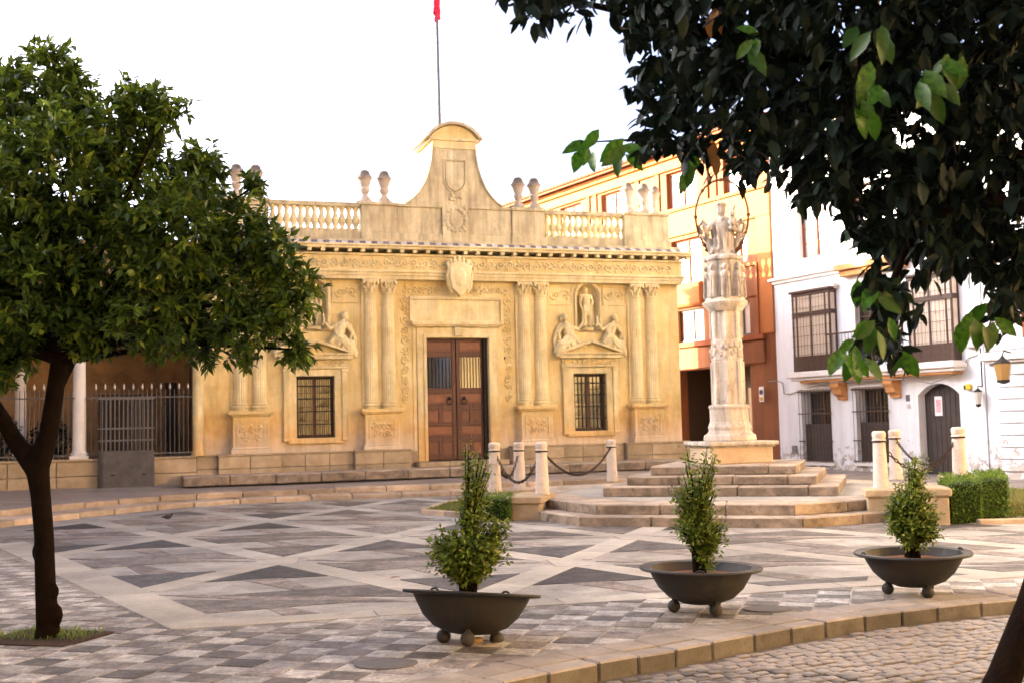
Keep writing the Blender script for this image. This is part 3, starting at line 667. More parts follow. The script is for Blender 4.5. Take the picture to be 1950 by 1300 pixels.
# door surround
b = MB()
for s in (-1, 1):
    X0, X1 = sorted((s * .842, s * 1.10)); b.box(X0, X1, WY - .06, WY + .1, .66, 4.12)
    X0, X1 = sorted((s * .842, s * .93)); b.box(X0, X1, WY - .09, WY - .055, .66, 3.93)
b.box(-1.10, 1.10, WY - .062, WY + .1, 3.845, 4.121); b.box(-.93, .93, WY - .092, WY - .058, 3.845, 3.93)
b.build('door_frame', GOLD2, pal, bevel=.01)
b = MB(); b.box(-1.17, 1.17, WY - .16, WY + .02, 4.125, 4.17); b.box(-1.24, 1.24, WY - .20, WY + .02, 4.17, 4.27); b.box(-.1, .1, WY - .15, WY, 3.88, 4.12); b.build('door_cornice', GOLD2, pal, bevel=.012)
b = MB()
for x0, x1, z0, z1 in ((-1.27, 1.27, 4.84, 4.92), (-1.27, -1.20, 4.28, 4.84), (1.20, 1.27, 4.28, 4.84)): b.box(x0, x1, WY - .06, WY, z0, z1)
b.build('lintel_frame', GOLD2, pal, bevel=.01)
b = MB(); b.box(-1.19, 1.19, WY - .02, WY + .01, 4.275, 4.835); b.build('lintel_panel', GOLD2, pal)
for s in (-1, 1):
    b = MB(); scrolls(b, 2.15, 4.95, s * 1.40, .22, WY - .01, 11, 30 + s, True); b.build('door_relief', GOLD, pal, smooth=True)
    b = MB(); scrolls(b, *sorted((s * 1.45, s * .4)), 5.10, .24, WY - .01, 5, 21 + s); b.build('lintel_relief', GOLD, pal, smooth=True)
for s in (-1, 1): b = MB(); X0, X1 = sorted((s * 1.11, s * 1.20)); b.box(X0, X1, WY - .03, WY, .66, 4.12); b.build('door_outer_frame', GOLD, pal)
# door of two leaves
WOODD = plain('dark red door wood', (.085, .030, .018), .5, .4, 0, .35, 9, .3); WOODP = plain('worn red door panel', (.155, .058, .030), .5, .4, 0, .3, 7, .25, vary=.3)
k = NT('window glass'); GLASS = k.done((.02, .018, .015), .06, .8)
STUD = plain('brass stud', (.16, .09, .045), .4, .5, .7, .2)
doorY = WY + .20
door = empty('door', (0, 0, 0)); door.parent = pal
b = MB(); b.box(.74, .838, doorY - .14, doorY + .06, .662, 3.835); b.build('dark_edge', IRON, door)  # dark strip down the right door edge, sharing the iron material
for s in (-1, 1):
    lf = MB(); xi, xo = .012, (.735 if s > 0 else .835)
    rows = [(3.52, 3.76, 1), (2.55, 3.36, 'g'), (2.15, 2.40, 1), (1.66, 1.96, 2), (1.32, 1.55, 1), (.80, 1.14, 2)]
    holes = []; pan = []; xs0 = .115
    for z0, z1, kd in rows:
        if kd == 2:
            w_ = (xo - xs0 - .05 - .09) / 2; cells = [(xs0, xs0 + w_), (xs0 + w_ + .09, xs0 + 2 * w_ + .09)]
        else: cells = [(xs0, xo - .05)]
        for c0, c1 in cells: holes.append((c0, c1, z0, z1)); pan.append((c0, c1, z0, z1, kd))
    wall_holes(lf, xi, xo, .68, 3.83, -.035, .035, holes)
    if s < 0: lf.v = [(-x, y, z) for x, y, z in lf.v]
    leaf = lf.build('door_leaf', WOODD, door, bevel=.006, loc=(0, doorY, 0))
    for c0, c1, z0, z1, kd in pan:
        X0, X1 = sorted((s * c0, s * c1)); p = MB()
        if kd == 'g':
            p.box(X0, X1, .0, .008, z0, z1); p.build('pane', GLASS, leaf)
            g = MB()
            for q in range(7): xx = X0 + (X1 - X0) * (q + .5) / 7; g.tube([(xx, -.022, z0), (xx, -.022, z1)], .008, 5)
            g.build('grille', IRON, leaf)
        else: p.box(X0, X1, -.012, .02, z0, z1); p.box(X0 + .03, X1 - .03, -.024, -.012, z0 + .03, z1 - .03); p.build('door_panel', WOODP, leaf, bevel=.005)
    st = MB()
    for q in range(46):
        z = .74 + q * .067
        for xx in (.06, .09): st.ball((s * xx, -.04, z), .014, 6, 4)
    for z in (3.44, 2.47, 2.06, 1.60, 1.23, .74):
        for q in range(11): st.ball((s * (.12 + q * .06), -.04, z), .014, 6, 4)
    st.build('studs', STUD, leaf)
    kn = MB(); kn.ball((s * .20, -.06, 2.28), (.05, .03, .05), 8, 5); kn.tube([(s * .20 + .07 * math.sin(t * PI / 6), -.08, 2.20 + .08 * math.cos(t * PI / 6)) for t in range(12)], .014, 6, True); kn.build('knocker', IRON, leaf, smooth=True)
# windows
def pwindow(cx):
    fr = MB()
    for s in (-1, 1):
        X0, X1 = sorted((cx + s * .476, cx + s * .66)); fr.box(X0, X1, WY - .05, WY + .15, 1.30, 3.06)
        X0, X1 = sorted((cx + s * .66, cx + s * .80)); fr.box(X0, X1, WY - .09, WY, 1.32, 3.06); fr.box(X0 - .02, X1 + .02, WY - .12, WY, 1.26, 1.34); fr.box(X0 - .02, X1 + .02, WY - .12, WY, 2.98, 3.06)
    fr.box(cx - .66, cx + .66, WY - .052, WY + .15, 2.885, 3.061); fr.box(cx - .70, cx + .70, WY - .08, WY + .2, 1.20, 1.335)
    o = fr.build('window_frame', GOLD2, pal, bevel=.01)
    e = MB(); e.box(cx - .84, cx + .84, WY - .10, WY, 3.065, 3.12); e.box(cx - .82, cx + .82, WY - .08, WY, 3.12, 3.30); e.box(cx - .92, cx + .92, WY - .20, WY, 3.30, 3.40); e.box(cx - .98, cx + .98, WY - .24, WY, 3.40, 3.445); e.build('window_entablature', GOLD2, o, bevel=.01)
    e = MB(); scrolls(e, cx - .72, cx + .72, 3.21, .13, WY - .08, 10, int(cx * 3), rad=.009); e.build('window_frieze', GOLD, o)
    e = MB()
    e.prism([(cx - .94, 3.446), (cx + .94, 3.446), (cx, 3.72)], WY - .06, WY); e.build('tympanum', GOLD, o)
    e = MB()
    for s in (-1, 1): e.prism([(cx + s * 1.0, 3.447), (cx + s * .86, 3.447), (cx, 3.715), (cx, 3.80)], WY - .26, WY)
    e.build('pediment', GOLD2, o, bevel=.008)
    e = MB()
    for x0, x1, z0, z1 in ((-.475, .475, 2.82, 2.88), (-.475, .475, 1.34, 1.41), (-.475, -.42, 1.41, 2.82), (.42, .475, 1.41, 2.82), (-.045, .045, 1.41, 2.82)): e.box(cx + x0, cx + x1, WY + .16, WY + .22, z0, z1)
    sh = e.build('casement', WOODD, o, bevel=.004)
    for s in (-1, 1):
        e = MB()
        for q in range(4): z0 = 1.42 + q * .35; X0, X1 = sorted((cx + s * .045, cx + s * .42)); e.add([(X0, WY + .19 + random.uniform(-.004, .004), z0), (X1, WY + .19 + random.uniform(-.004, .004), z0), (X1, WY + .19, z0 + .34), (X0, WY + .19, z0 + .34)], [(0, 1, 2, 3)])
        e.build('pane', GLASS, sh, recalc=False)
    e = MB()
    for q in range(9): xx = cx - .44 + .88 * q / 8; e.tube([(xx, WY + .03, 1.34), (xx, WY + .03, 2.88)], .0095, 5)
    for z in (1.36, 1.68, 2.0, 2.32, 2.64, 2.86): e.box(cx - .475, cx + .475, WY + .022, WY + .036, z - .012, z + .012)
    e.build('window_grille', IRON, o)
    for s in (-1, 1):                                # panels beside the niche
        e = MB(); xc = cx + s * .80
        for x0, x1, z0, z1 in ((-.36, .36, 5.24, 5.28), (-.36, .36, 4.74, 4.78), (-.36, -.33, 4.78, 5.24), (.33, .36, 4.78, 5.24)): e.box(xc + x0, xc + x1, WY - .03, WY, z0, z1)
        scrolls(e, xc - .3, xc + .3, 5.01, .36, WY - .005, 2, int(xc * 9), rad=.02)
        e.build('niche_panel', GOLD, pal, smooth=True)
    return o
for c in (-3.72, 3.72): pwindow(c)
# carved figures leaning on the window pediments
def sitter(cx, s, seed):
    b = MB(); X = lambda x: cx + s * x; y = WY - .10; rr_ = random.Random(seed)
    limb(b, (X(.52), y, 3.78), (X(.66), y - .02, 4.12), .15, .12); limb(b, (X(.66), y - .02, 4.12), (X(.70), y - .02, 4.26), .12, .06); b.ball((X(.73), y - .04, 4.40), (.075, .08, .095), 10, 7)
    b.ball((X(.76), y, 4.44), (.08, .07, .07), 8, 6)
    limb(b, (X(.60), y - .03, 4.20), (X(.36), y - .05, 4.06), .05, .042); limb(b, (X(.36), y - .05, 4.06), (X(.24), y - .06, 4.22), .042, .03)
    limb(b, (X(.76), y - .02, 4.18), (X(.92), y - .03, 3.98), .05, .045); limb(b, (X(.92), y - .03, 3.98), (X(.88), y - .03, 3.80), .042, .03)
    limb(b, (X(.56), y, 3.78), (X(.80), y - .06, 3.62), .12, .10); limb(b, (X(.80), y - .06, 3.62), (X(.98), y - .03, 3.50), .10, .07)
    limb(b, (X(.62), y - .04, 3.74), (X(.90), y - .08, 3.70), .10, .09); limb(b, (X(.90), y - .08, 3.70), (X(1.02), y - .04, 3.46), .09, .05)
    for q in range(7):
        a = q / 6; b.tube([(X(.50 + .1 * a), y - .12, 3.95 - .1 * a), (X(.66 + .2 * a), y - .16, 3.70 - .03 * a), (X(.85 + .15 * a), y - .13, 3.50 - .02 * a)], [.02, .025, .02], 6)
    for q in range(16):
        a = q / 15; x0 = .34 + .66 * a; zt = 3.80 - .36 * a
        b.tube([(X(.50 + .22 * a), y - .06, 3.98 - .10 * a), (X(x0 * .6 + .33), y - .10 - .03 * math.sin(q * 2.1), zt + .10), (X(x0), y - .06 - .04 * math.cos(q * 1.7), zt - .10)], [.045, .06, .05], 6)
    b.ball((X(.60), y, 4.02), (.17, .11, .16), 10, 7); b.ball((X(.80), y + .03, 4.36), (.06, .06, .10), 8, 6)
    for q in range(5): b.tube([(X(.78 + .03 * q), y + .02, 4.25 - .02 * q), (X(.95 + .02 * q), y + .03, 4.02 - .06 * q), (X(1.0), y + .03, 3.75 - .05 * q)], [.03, .04, .03], 6)
    b.tube([(X(.18), y - .05, 4.15), (X(.22), y - .05, 4.3), (X(.20), y - .04, 4.44)], [.02, .03, .02], 6)
    return sculpt('carved_figure', b, GOLD2, pal, .012, smooth_it=1)
for c in (-3.72, 3.72):
    for s in (-1, 1): sitter(c, s, s)
def statue(cx, flip):
    b = MB(); s = flip; y = .0; h = 1.0
    P = lambda x, y_, z: (s * x, y_, z)
    limb(b, P(.06, 0, .62), P(.08, -.01, .34), .085, .06); limb(b, P(.08, -.01, .34), P(.07, .02, .05), .06, .04); b.ball(P(.075, -.04, .03), (.04, .075, .03), 8, 5)
    limb(b, P(-.06, 0, .62), P(-.10, -.05, .36), .085, .062); limb(b, P(-.10, -.05, .36), P(-.11, .02, .05), .06, .04); b.ball(P(-.12, -.03, .03), (.04, .075, .03), 8, 5)
    b.ball(P(0, 0, .66), (.125, .09, .10), 10, 7); limb(b, P(0, 0, .68), P(.01, 0, .90), .105, .125); b.ball(P(.01, 0, .93), (.165, .09, .10), 10, 7)
    limb(b, P(.01, 0, 1.0), P(.015, -.01, 1.07), .05, .042); b.ball(P(.02, -.015, 1.14), (.062, .072, .085), 10, 8); b.ball(P(.02, .01, 1.17), (.068, .07, .07), 8, 6)
    limb(b, P(.155, 0, .96), P(.20, .01, .74), .048, .038); limb(b, P(.20, .01, .74), P(.17, -.05, .56), .038, .028)
    limb(b, P(-.14, 0, .96), P(-.21, .01, .76), .048, .038); limb(b, P(-.21, .01, .76), P(-.12, -.09, .66), .038, .03)
    for q in range(9):
        x = -.17 + q * .032; b.tube([P(x, .05, .98 - .02 * q), P(x * 1.15 - .02, .06, .6), P(x * 1.25 - .03, .05, .06)], [.022, .028, .03], 6)
    for q in range(6):
        a = q / 5; b.tube([P(-.13 + .24 * a, -.085, .70 - .03 * a), P(-.10 + .19 * a, -.095, .50), P(-.12 + .20 * a, -.05, .36)], .017, 5)
    b.tube([P(.15, -.06, .58), P(.15, -.07, .02)], .014, 6)
    b.lathe([(.20, -.09), (.20, -.02), (.17, 0)], (0, 0, 0), 14)
    o = sculpt('statue', b, GOLD2, None, .010, smooth_it=1)
    o.matrix_world = Matrix.Translation(O2) @ Matrix.Rotation(TH, 4, 'Z') @ Matrix.Translation((cx, WY + .08, 4.14)) @ Matrix.Diagonal((.92, .92, .90, 1)); return o
tag(statue(-3.72, 1), 'carved stone figure in the arched niche nearest the orange tree', 'statue')
tag(statue(3.72, -1), 'carved stone figure in the arched niche nearest the monument column', 'statue')
# small pieces on the wall
b = MB(); b.ball((1.30, WY - .03, 3.32), (.025, .02, .035), 6, 4); b.build('bell_push', IRON, pal)
# entrance slab, stone by stone, and threshold
for i in range(13):
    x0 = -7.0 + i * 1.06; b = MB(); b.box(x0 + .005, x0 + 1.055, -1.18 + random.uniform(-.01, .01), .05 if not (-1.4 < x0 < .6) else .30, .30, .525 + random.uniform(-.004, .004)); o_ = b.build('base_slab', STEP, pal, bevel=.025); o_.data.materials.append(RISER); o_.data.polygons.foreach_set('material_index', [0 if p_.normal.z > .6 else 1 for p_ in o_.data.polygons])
for i in range(6):
    x0 = -1.2 + i * .4; b = MB(); b.box(x0 + .003, x0 + .397, -.35, WY + .30, .53, .655); b.build('threshold_stone', PLINTH, pal, bevel=.012)
# flagpole and flag
fp = MB(); fl = empty('flagpole'); base = O2 + U2 * .44 - N2 * 3.2
tag(fl, 'thin grey metal flagpole rising behind the curved gable', 'flagpole'); fl.location = base + Vector((0, 0, 6.3))
fp.tube([(0, 0, 0), (0, 0, 4), (-.03, 0, 8.6)], [.06, .055, .045], 8); fp.build('pole', plain('grey pole metal', (.09, .095, .10), .4, .5, .5), fl, smooth=True); fp = MB(); fp.ball((-.03, 0, 8.64), .06, 8, 6); fp.build('finial', STUD, fl)
fm = NT('flag cloth'); sp = fm.n('ShaderNodeSeparateXYZ'); fm.l(fm.tc.outputs['Object'], sp.inputs[0]); FLAG = fm.done(fm.ramp(sp.outputs['Z'], -.65, -.55, (.55, .02, .05), (.62, .6, .68)), .8, .2)
fg = MB(); g = []; 
for i in range(9):
    for j in range(14):
        t = i / 8; z = -j * .075; g.append((.02 + .10 * math.sin(t * 9 + j * .25) * (.6 + .4 * j / 13) + .06 * t, .10 * math.cos(t * 8 + j * .2), z - .35 * t))
fg.add(g, [(i * 14 + j, i * 14 + j + 1, i * 14 + 15 + j, i * 14 + 14 + j) for i in range(8) for j in range(13)])
fo = fg.build('flag', FLAG, None, smooth=True, recalc=False); fo.location = fl.location + Vector((-.05, 0, 8.35)); tag(fo, 'limp red and pale flag hanging at the top of the pole', 'flag')

# ------------------------------------------------------------------ loggia to the left of the palace
OCH = stone('ochre plaster', (.30, .18, .085), (.24, .14, .065), (.12, .07, .04), .6, 1.2, .3, gr=(.9, .6, 1.1))
MARB = stone('white marble', (.72, .71, .70), (.66, .64, .62), (.3, .26, .22), .3, 3, .2)
log = tag(empty('loggia', O2, TH), 'arcaded ochre loggia with white marble columns behind railings beside the orange tree', 'loggia')
b = MB(); b.box(-17, -6.5, 3.6, 3.9, .25, 6.0); b.box(-6.62, -6.46, .3, 3.6, .3, 6.0); b.box(-17, -6.46, 0.9, 3.6, .2, .98)
b.build('back_wall', OCH, log)
lx = [-6.46, -9.28, -12.1, -14.9]
b = MB()
holes = []
for x1, x0 in zip(lx[:-1], lx[1:]): holes.append((x0 + .22, x1 - .22, .9, 5.2))
wall_holes(b, -15.2, -6.47, 3.75, 6.0, .02, .42, holes)
for x0, x1, _, _ in holes: arch_filler(b, x0, x1, 3.78, 5.2, .02, .42, 1.15)
b.box(-15.2, -6.47, -.08, .5, 6.0, 6.15); b.box(-15.2, -6.47, .42, 3.9, 5.9, 6.0); b.build('arcade_wall', OCH, log)
for i in range(8):
    for z0, z1 in ((.22, .58), (.588, .93)):
        x0 = -6.62 - (i + 1) * 1.05; bb = MB(); bb.box(x0 + .006, x0 + 1.044, -.02 + random.uniform(-.008, .008), .9, z0, z1); bb.build('base_block', PLINTH, log, bevel=.014)
bb = MB(); bb.box(-15, -6.6, -.05, .92, .932, .985); bb.build('base_coping', PLINTH, log, bevel=.012)
cm = MB(); cm.box(-.21, .21, -.21, .21, 0, .07); cm.lathe([(.20, .07), (.21, .11), (.17, .14), (.155, .2), (.15, 1.2), (.135, 2.25), (.15, 2.28), (.135, 2.31), (.14, 2.36), (.19, 2.56)], seg=20)
for i in range(8): a = 2 * PI * i / 8; cm.tube([(.14 * math.cos(a), .14 * math.sin(a), 2.34), (.17 * math.cos(a), .17 * math.sin(a), 2.48), (.22 * math.cos(a), .22 * math.sin(a), 2.54), (.23 * math.cos(a), .23 * math.sin(a), 2.5)], [.04, .04, .03, .015], 6)
cm.box(-.23, .23, -.23, .23, 2.56, 2.64); MCOL = cm.mesh('marble_column', MARB, smooth=True)
for x in lx[1:]: inst('marble_column', MCOL, log, (x, .22, .985), sc=(1, 1, 1.06))
inst('marble_column', MCOL, log, (-10.75, 2.6, .985), sc=(.9, .9, 1.06))
b = MB(); b.lathe([(.17, .98), (.16, 1.05), (.13, 1.1), (.125, 3.5), (.2, 3.78)], (-6.58, .1, 0), 16); b.build('engaged_column', GOLD2, log, smooth=True)
GREYM_ = plain('grey iron paint', (.11, .105, .10), .55, .4, .2, .3)
b = MB(); b.tube([(0, 0, 0), (0, 0, 1.62)], .011, 5); BAR = b.mesh('railing_bar', GREYM_); b = MB(); b.lathe([(.006, 0), (.02, .03), (.026, .06), (.004, .15)], seg=6); TIP = b.mesh('spear_tip', plain('pale spear tip', (.5, .47, .43), .5))
for x1, x0 in zip(lx[:-1], lx[1:]):
    if x0 < -13: continue
    rl = empty('railing', (0, 0, 0)); rl.parent = log; n_ = 24
    for i in range(1, n_):
        xx = x1 - .14 - (x1 - x0 - .30) * i / n_; ba = inst('railing_bar', BAR, rl, (xx, .12, .985))
        if i % 2 == 0: inst('spear_tip', TIP, rl, (xx, .12, 2.60))
    b = MB(); b.box(x0 + .14, x1 - .1, .10, .14, 2.40, 2.43); b.box(x0 + .14, x1 - .1, .10, .14, 1.06, 1.09); b.build('rail', GREYM_, rl)
# gate leaf with its sheet metal lower half standing in front of the railing
gt = tag(empty('metal_gate', O2, TH), 'grey steel gate with sheet lower half and barred top before the loggia', 'gate')
ga, gb = -8.86, -7.60; GS = plain('dull gate steel', (.085, .08, .08), .6, .4, .3, .35, 4, .15)
b = MB(); b.box(ga, gb, -.20, -.10, .26, 1.16); b.box(ga - .0, ga + .12, -.20, .05, .25, 1.17); b.build('sheet_panel', GS, gt, bevel=.008)
for dx in (.28, .98): b = MB(); b.box(ga + dx, ga + dx + .1, -.212, -.198, .58, .61); b.build('slot', IRON, gt)
for i in range(13): xx = ga + .1 + (gb - ga - .14) * i / 12; b = MB(); b.box(xx - .012, xx + .012, -.165, -.14, 1.16, 2.38); b.build('gate_bar', GREYM_, gt)
for z in (1.40, 1.68, 2.38): b = MB(); b.box(ga, gb, -.17, -.135, z - .02, z + .02); b.build('gate_rail', GREYM_, gt)
b = MB(); b.box(ga, gb + .05, .35, .40, 1.0, 2.5); b.build('gate_backing', ROOM, gt)
b = MB(); b.box(-7.25, -6.95, 3.5, 3.6, .98, 2.9); b.build('dark_doorway', ROOM, log)
# ------------------------------------------------------------------ ochre corner building
P0 = Vector((7.57, 33.0, 0))
YW = stone('orange plaster', (.26, .10, .04), (.215, .082, .033), (.14, .055, .025), .5, 1.0, .25, streak=(3.0, .75, 1.08))
YL = stone('sunlit orange plaster', (.40, .145, .042), (.35, .12, .035), (.28, .08, .025), .3, 1.0, .2)  # same plaster as the wall, lightened where sun falls on it
YT = plain('terracotta trim', (.24, .068, .024), .8, .2)
ROOF = plain('clay roof tile', (.15, .045, .018), .85, .2, 0, .35, 6, .2, vary=.25)
WFRAME = plain('dark brown joinery', (.045, .024, .016), .5, .4, 0, .3)
BLIND = plain('pale blind', (.50, .47, .43), .8, .2); 
k = NT('reflecting pane'); PANE = k.done((.25, .24, .23), .15, .8)
yb = tag(empty('corner_building', P0, -R(60)), 'ochre-orange building with tiled eaves behind the monument column', 'building')
L0 = -19.0
wins = [(-4.85, -3.35, 8.35, 9.55), (-2.05, -.75, 8.35, 9.45), (-8.6, -7.2, 8.35, 9.55), (-11.3, -9.9, 8.35, 9.55), (-14, -12.6, 8.35, 9.55), (-4.7, -3.2, 5.85, 7.30), (-1.95, -1.1, 6.15, 7.1), (-4.5, -3.2, 4.02, 5.04), (-1.95, -1.08, 4.02, 5.04), (-8.3, -6.9, 5.9, 7.3), (-8.3, -6.9, 4.02, 5.04), (-11.3, -9.9, 5.9, 7.3)]
b = MB(); wall_holes(b, L0, -.02, -.1, 9.75, 0, .4, wins + [(-4.6, -1.15, -.1, 3.14)]); b.box(L0, -.02, .4, 9, 9.0, 9.6); b.box(-.4, -.02, .4, 9, -.1, 9.7); b.box(L0, L0 + .4, .4, 9, -.1, 9.7); b.build('wall', YW, yb)
b = MB(); b.box(-4.7, -1.05, 1.6, 1.7, -.1, 3.3); b.box(-4.62, -4.6, .4, 1.7, -.1, 3.2); b.build('doorway_back', ROOM, yb)
b = MB(); b.box(L0, .0, -.10, .0, 9.62, 9.95); b.box(L0, .02, -.22, 0, 9.95, 10.15); b.build('eaves_cornice', YL, yb, bevel=.02)
b = MB(); b.box(L0, 0, -.08, -.001, 7.42, 8.22); b.build('upper_band', YL, yb, bevel=.02)
b = MB(); b.box(L0, 0, -.14, -.001, 8.22, 8.34); b.build('sill_course', YT, yb, bevel=.01)
b = MB(); b.box(L0, -.38, -.16, -.001, 3.84, 4.0); b.build('string_course', YT, yb, bevel=.02)
b = MB(); b.box(L0, -.45, -.09, -.001, 3.16, 3.82); b.build('lower_band', YW, yb, bevel=.02)
for x0, x1 in ((-5.0, -3.05), (-8.6, -6.7), (-2.0, -.55)):
    b = MB(); b.box(x0, x1, -.22 if x0 < -3 else -.06, 0, 5.12, 5.84 if x0 < -3 else 6.02); b.build('bay_panel', YL if x0 < -3 else YW, yb, bevel=.06)  # left panel in the sunlit tone, right panel in the shaded one
for x in (-5.3, -2.85, -2.45, -6.4, -8.95, -9.4): b = MB(); b.box(x - .11, x + .11, -.05, .02, 8.34, 9.62); b.build('pilaster', YT, yb)
b = MB(); b.box(-.62, -.02, -.06, .0, 4.0, 9.62); b.build('corner_pier', YL, yb, bevel=.02)
b = MB(); b.box(-.66, -.60, -.1, .0, 4.0, 6.1); b.box(-2.1, -.62, -.1, 0, 6.03, 6.12); b.build('panel_moulding', YT, yb)
for x0, x1, z0, z1 in wins:
    o = MB(); t = .06
    for a0, a1, c0, c1 in ((x0, x1, z1 - t, z1), (x0, x1, z0, z0 + t), (x0, x0 + t, z0 + t, z1 - t), (x1 - t, x1, z0 + t, z1 - t), ((x0 + x1) / 2 - .03, (x0 + x1) / 2 + .03, z0 + t, z1 - t)): o.box(a0, a1, .12, .2, c0, c1)
    wn = o.build('window', WFRAME if z1 < 6 else YT, yb)
    for a0, a1 in ((x0 + t, (x0 + x1) / 2 - .03), ((x0 + x1) / 2 + .03, x1 - t)): o = MB(); o.box(a0, a1, .16, .17, z0 + t, z1 - t); o.build('pane', BLIND if z1 < 6 else PANE, wn)
# tiled roof: barrel tiles at the eaves
b = MB(); b.add([(L0, -.5, 10.12), (.1, -.5, 10.12), (.1, 8.5, 12.4), (L0, 8.5, 12.4), (L0, -.5, 10.2), (.1, -.5, 10.2), (.1, 8.5, 12.5), (L0, 8.5, 12.5)], [(0, 1, 2, 3), (4, 5, 6, 7), (0, 1, 5, 4), (1, 2, 6, 5), (2, 3, 7, 6), (3, 0, 4, 7)])
roof = b.build('roof', ROOF, yb)
b = MB(); n = 7; prof = [(math.cos(PI * i / n) * .11, math.sin(PI * i / n) * .085) for i in range(n + 1)]; vs_ = []; fs = []
for y in (0, 1.5, 3.0, 4.5): vs_ += [(x, y, z + y * .2533) for x, z in prof]
for r_ in range(3): fs += [(r_ * (n + 1) + i, r_ * (n + 1) + i + 1, r_ * (n + 1) + n + 2 + i, r_ * (n + 1) + n + 1 + i) for i in range(n)]
fs.append(tuple(range(n + 1))); b.add(vs_, fs); RT_ = b.mesh('roof_tile', ROOF, smooth=True)
for i in range(82): inst('roof_tile', RT_, roof, (L0 + .12 + i * .233, -.56, 10.20))
# street sign on the pier
sg = MB(); sg.box(-.10, .10, -.02, 0, -.22, .22); SIGNW = plain('white enamel', (.72, .70, .66), .4, .5)
sgn = sg.build('no_parking_sign', SIGNW, None, bevel=.008); sgn.matrix_world = Matrix.Translation(P0) @ Matrix.Rotation(-R(60), 4, 'Z') @ Matrix.Translation((-.62, -.072, 2.26))
tag(sgn, 'small white sign with a dark round symbol on the orange wall', 'sign')
o = MB(); o.prism([(.075 * math.cos(2 * PI * i / 18), .06 + .075 * math.sin(2 * PI * i / 18)) for i in range(18)], -.026, -.021); o.build('round_symbol', plain('dark blue enamel', (.03, .03, .08), .4), sgn)
o = MB(); o.box(-.07, .07, -.025, -.021, -.18, -.08); o.build('yellow_stripe', plain('ochre enamel', (.5, .3, .05), .4), sgn)

# ------------------------------------------------------------------ white house
k = NT('white peeling plaster'); a = k.noise(1.5, 8, .7); b_ = k.noise(5, 10, .75); sp = k.n('ShaderNodeSeparateXYZ'); k.l(k.tc.outputs['Object'], sp.inputs[0])
c = k.mix(k.ramp(a, .3, .7), (.72, .745, .785), (.65, .665, .695)); h = k.math('MULTIPLY', sp.outputs['Z'], -.16); h = k.math('ADD', h, k.math('ADD', b_, .14))
c = k.mix(k.ramp(h, .57, .60), c, k.mix(k.ramp(a, .45, .55), (.35, .31, .27), (.52, .47, .42))); c = k.grime(c, 2.2, .86, 1.03, True); k.bump(b_, .3, .01); WHITE = k.done(c, .85, .2)
WTRIM = stone('white painted trim', (.76, .73, .70), (.70, .66, .62), (.45, .40, .35), .3, 2, .2)
BROWN = plain('dark brown paint', (.050, .026, .018), .5, .4, 0, .3, 8, .15)
DOORB = plain('dark door boards', (.042, .032, .028), .6, .4, 0, .3, 5, .2)
ORNG = stone('orange corbel stone', (.60, .30, .12), (.5, .24, .09), (.3, .14, .06), .4, 3, .4)
wh = tag(empty('white_house', P0, -R(63)), 'white plastered house with a dark boxed balcony windows and arched brown door', 'house')
LW = [(.98, 2.12, .36, 2.26), (3.08, 4.20, .38, 2.25)]; UW = [(1.05, 2.45, 2.95, 4.95), (3.2, 4.7, 2.95, 5.0), (5.25, 6.5, 2.95, 5.0)]
TW = [(1.1, 2.3, 5.95, 7.6), (3.2, 4.6, 5.95, 7.6), (5.3, 6.5, 5.95, 7.6)]
b = MB(); wall_holes(b, -.16, 7.2, -.1, 9.4, 0, .45, LW + UW + TW + [(5.18, 6.46, -.1, 2.34)]); arch_filler(b, 5.18, 6.46, 2.03, 2.34, 0, .45, .27)
b.box(-.16, 7.2, .45, 8, 9.2, 9.4); b.box(-.16, .2, .45, 8, -.1, 9.2); b.box(6.9, 7.2, .45, 8, -.1, 9.2); b.build('wall', WHITE, wh)
b = MB(); b.box(-.2, 7.25, -.25, .3, 9.4, 9.6); b.build('roof_cornice', WTRIM, wh, bevel=.02)
b = MB(); b.box(.3, 6.9, 1.2, 1.3, .0, 9.0); b.build('inner_wall', ROOM, wh)
b = MB(); b.box(-.16, 2.72, -.12, -.001, 5.45, 5.53); b.box(-.16, 2.7, -.06, -.001, 5.36, 5.449); b.build('cornice', WTRIM, wh, bevel=.012)
b = MB(); b.box(2.75, 5.2, -.30, -.001, 5.38, 5.54); b.box(2.85, 5.1, -.2, -.001, 5.22, 5.379); o = b.build('balcony_hood', ORNG, wh, bevel=.015)
b = MB(); b.box(.85, 2.62, -.18, -.001, 5.02, 5.10); b.box(.90, 2.57, -.12, -.001, 4.96, 5.019); b.build('window_hood', WTRIM, wh, bevel=.01)
b = MB(); b.box(.9, 6.75, -.48, -.001, 2.64, 2.80); b.box(1.0, 6.7, -.40, -.002, 2.56, 2.639); b.build('balcony_slab', WTRIM, wh, bevel=.02)
b = MB(); b.box(1.3, 6.6, -.34, -.002, 2.50, 2.559); b.build('balcony_underside', ORNG, wh, bevel=.015)
for x in (2.62, 4.5):
    b = MB(); b.prism([(0, 2.50), (-.34, 2.50), (-.34, 2.36), (-.26, 2.26), (-.22, 2.14), (-.10, 2.08), (-.08, 2.0), (0, 2.0)], x - .16, x + .16, 'x'); b.build('corbel', ORNG, wh, bevel=.012)
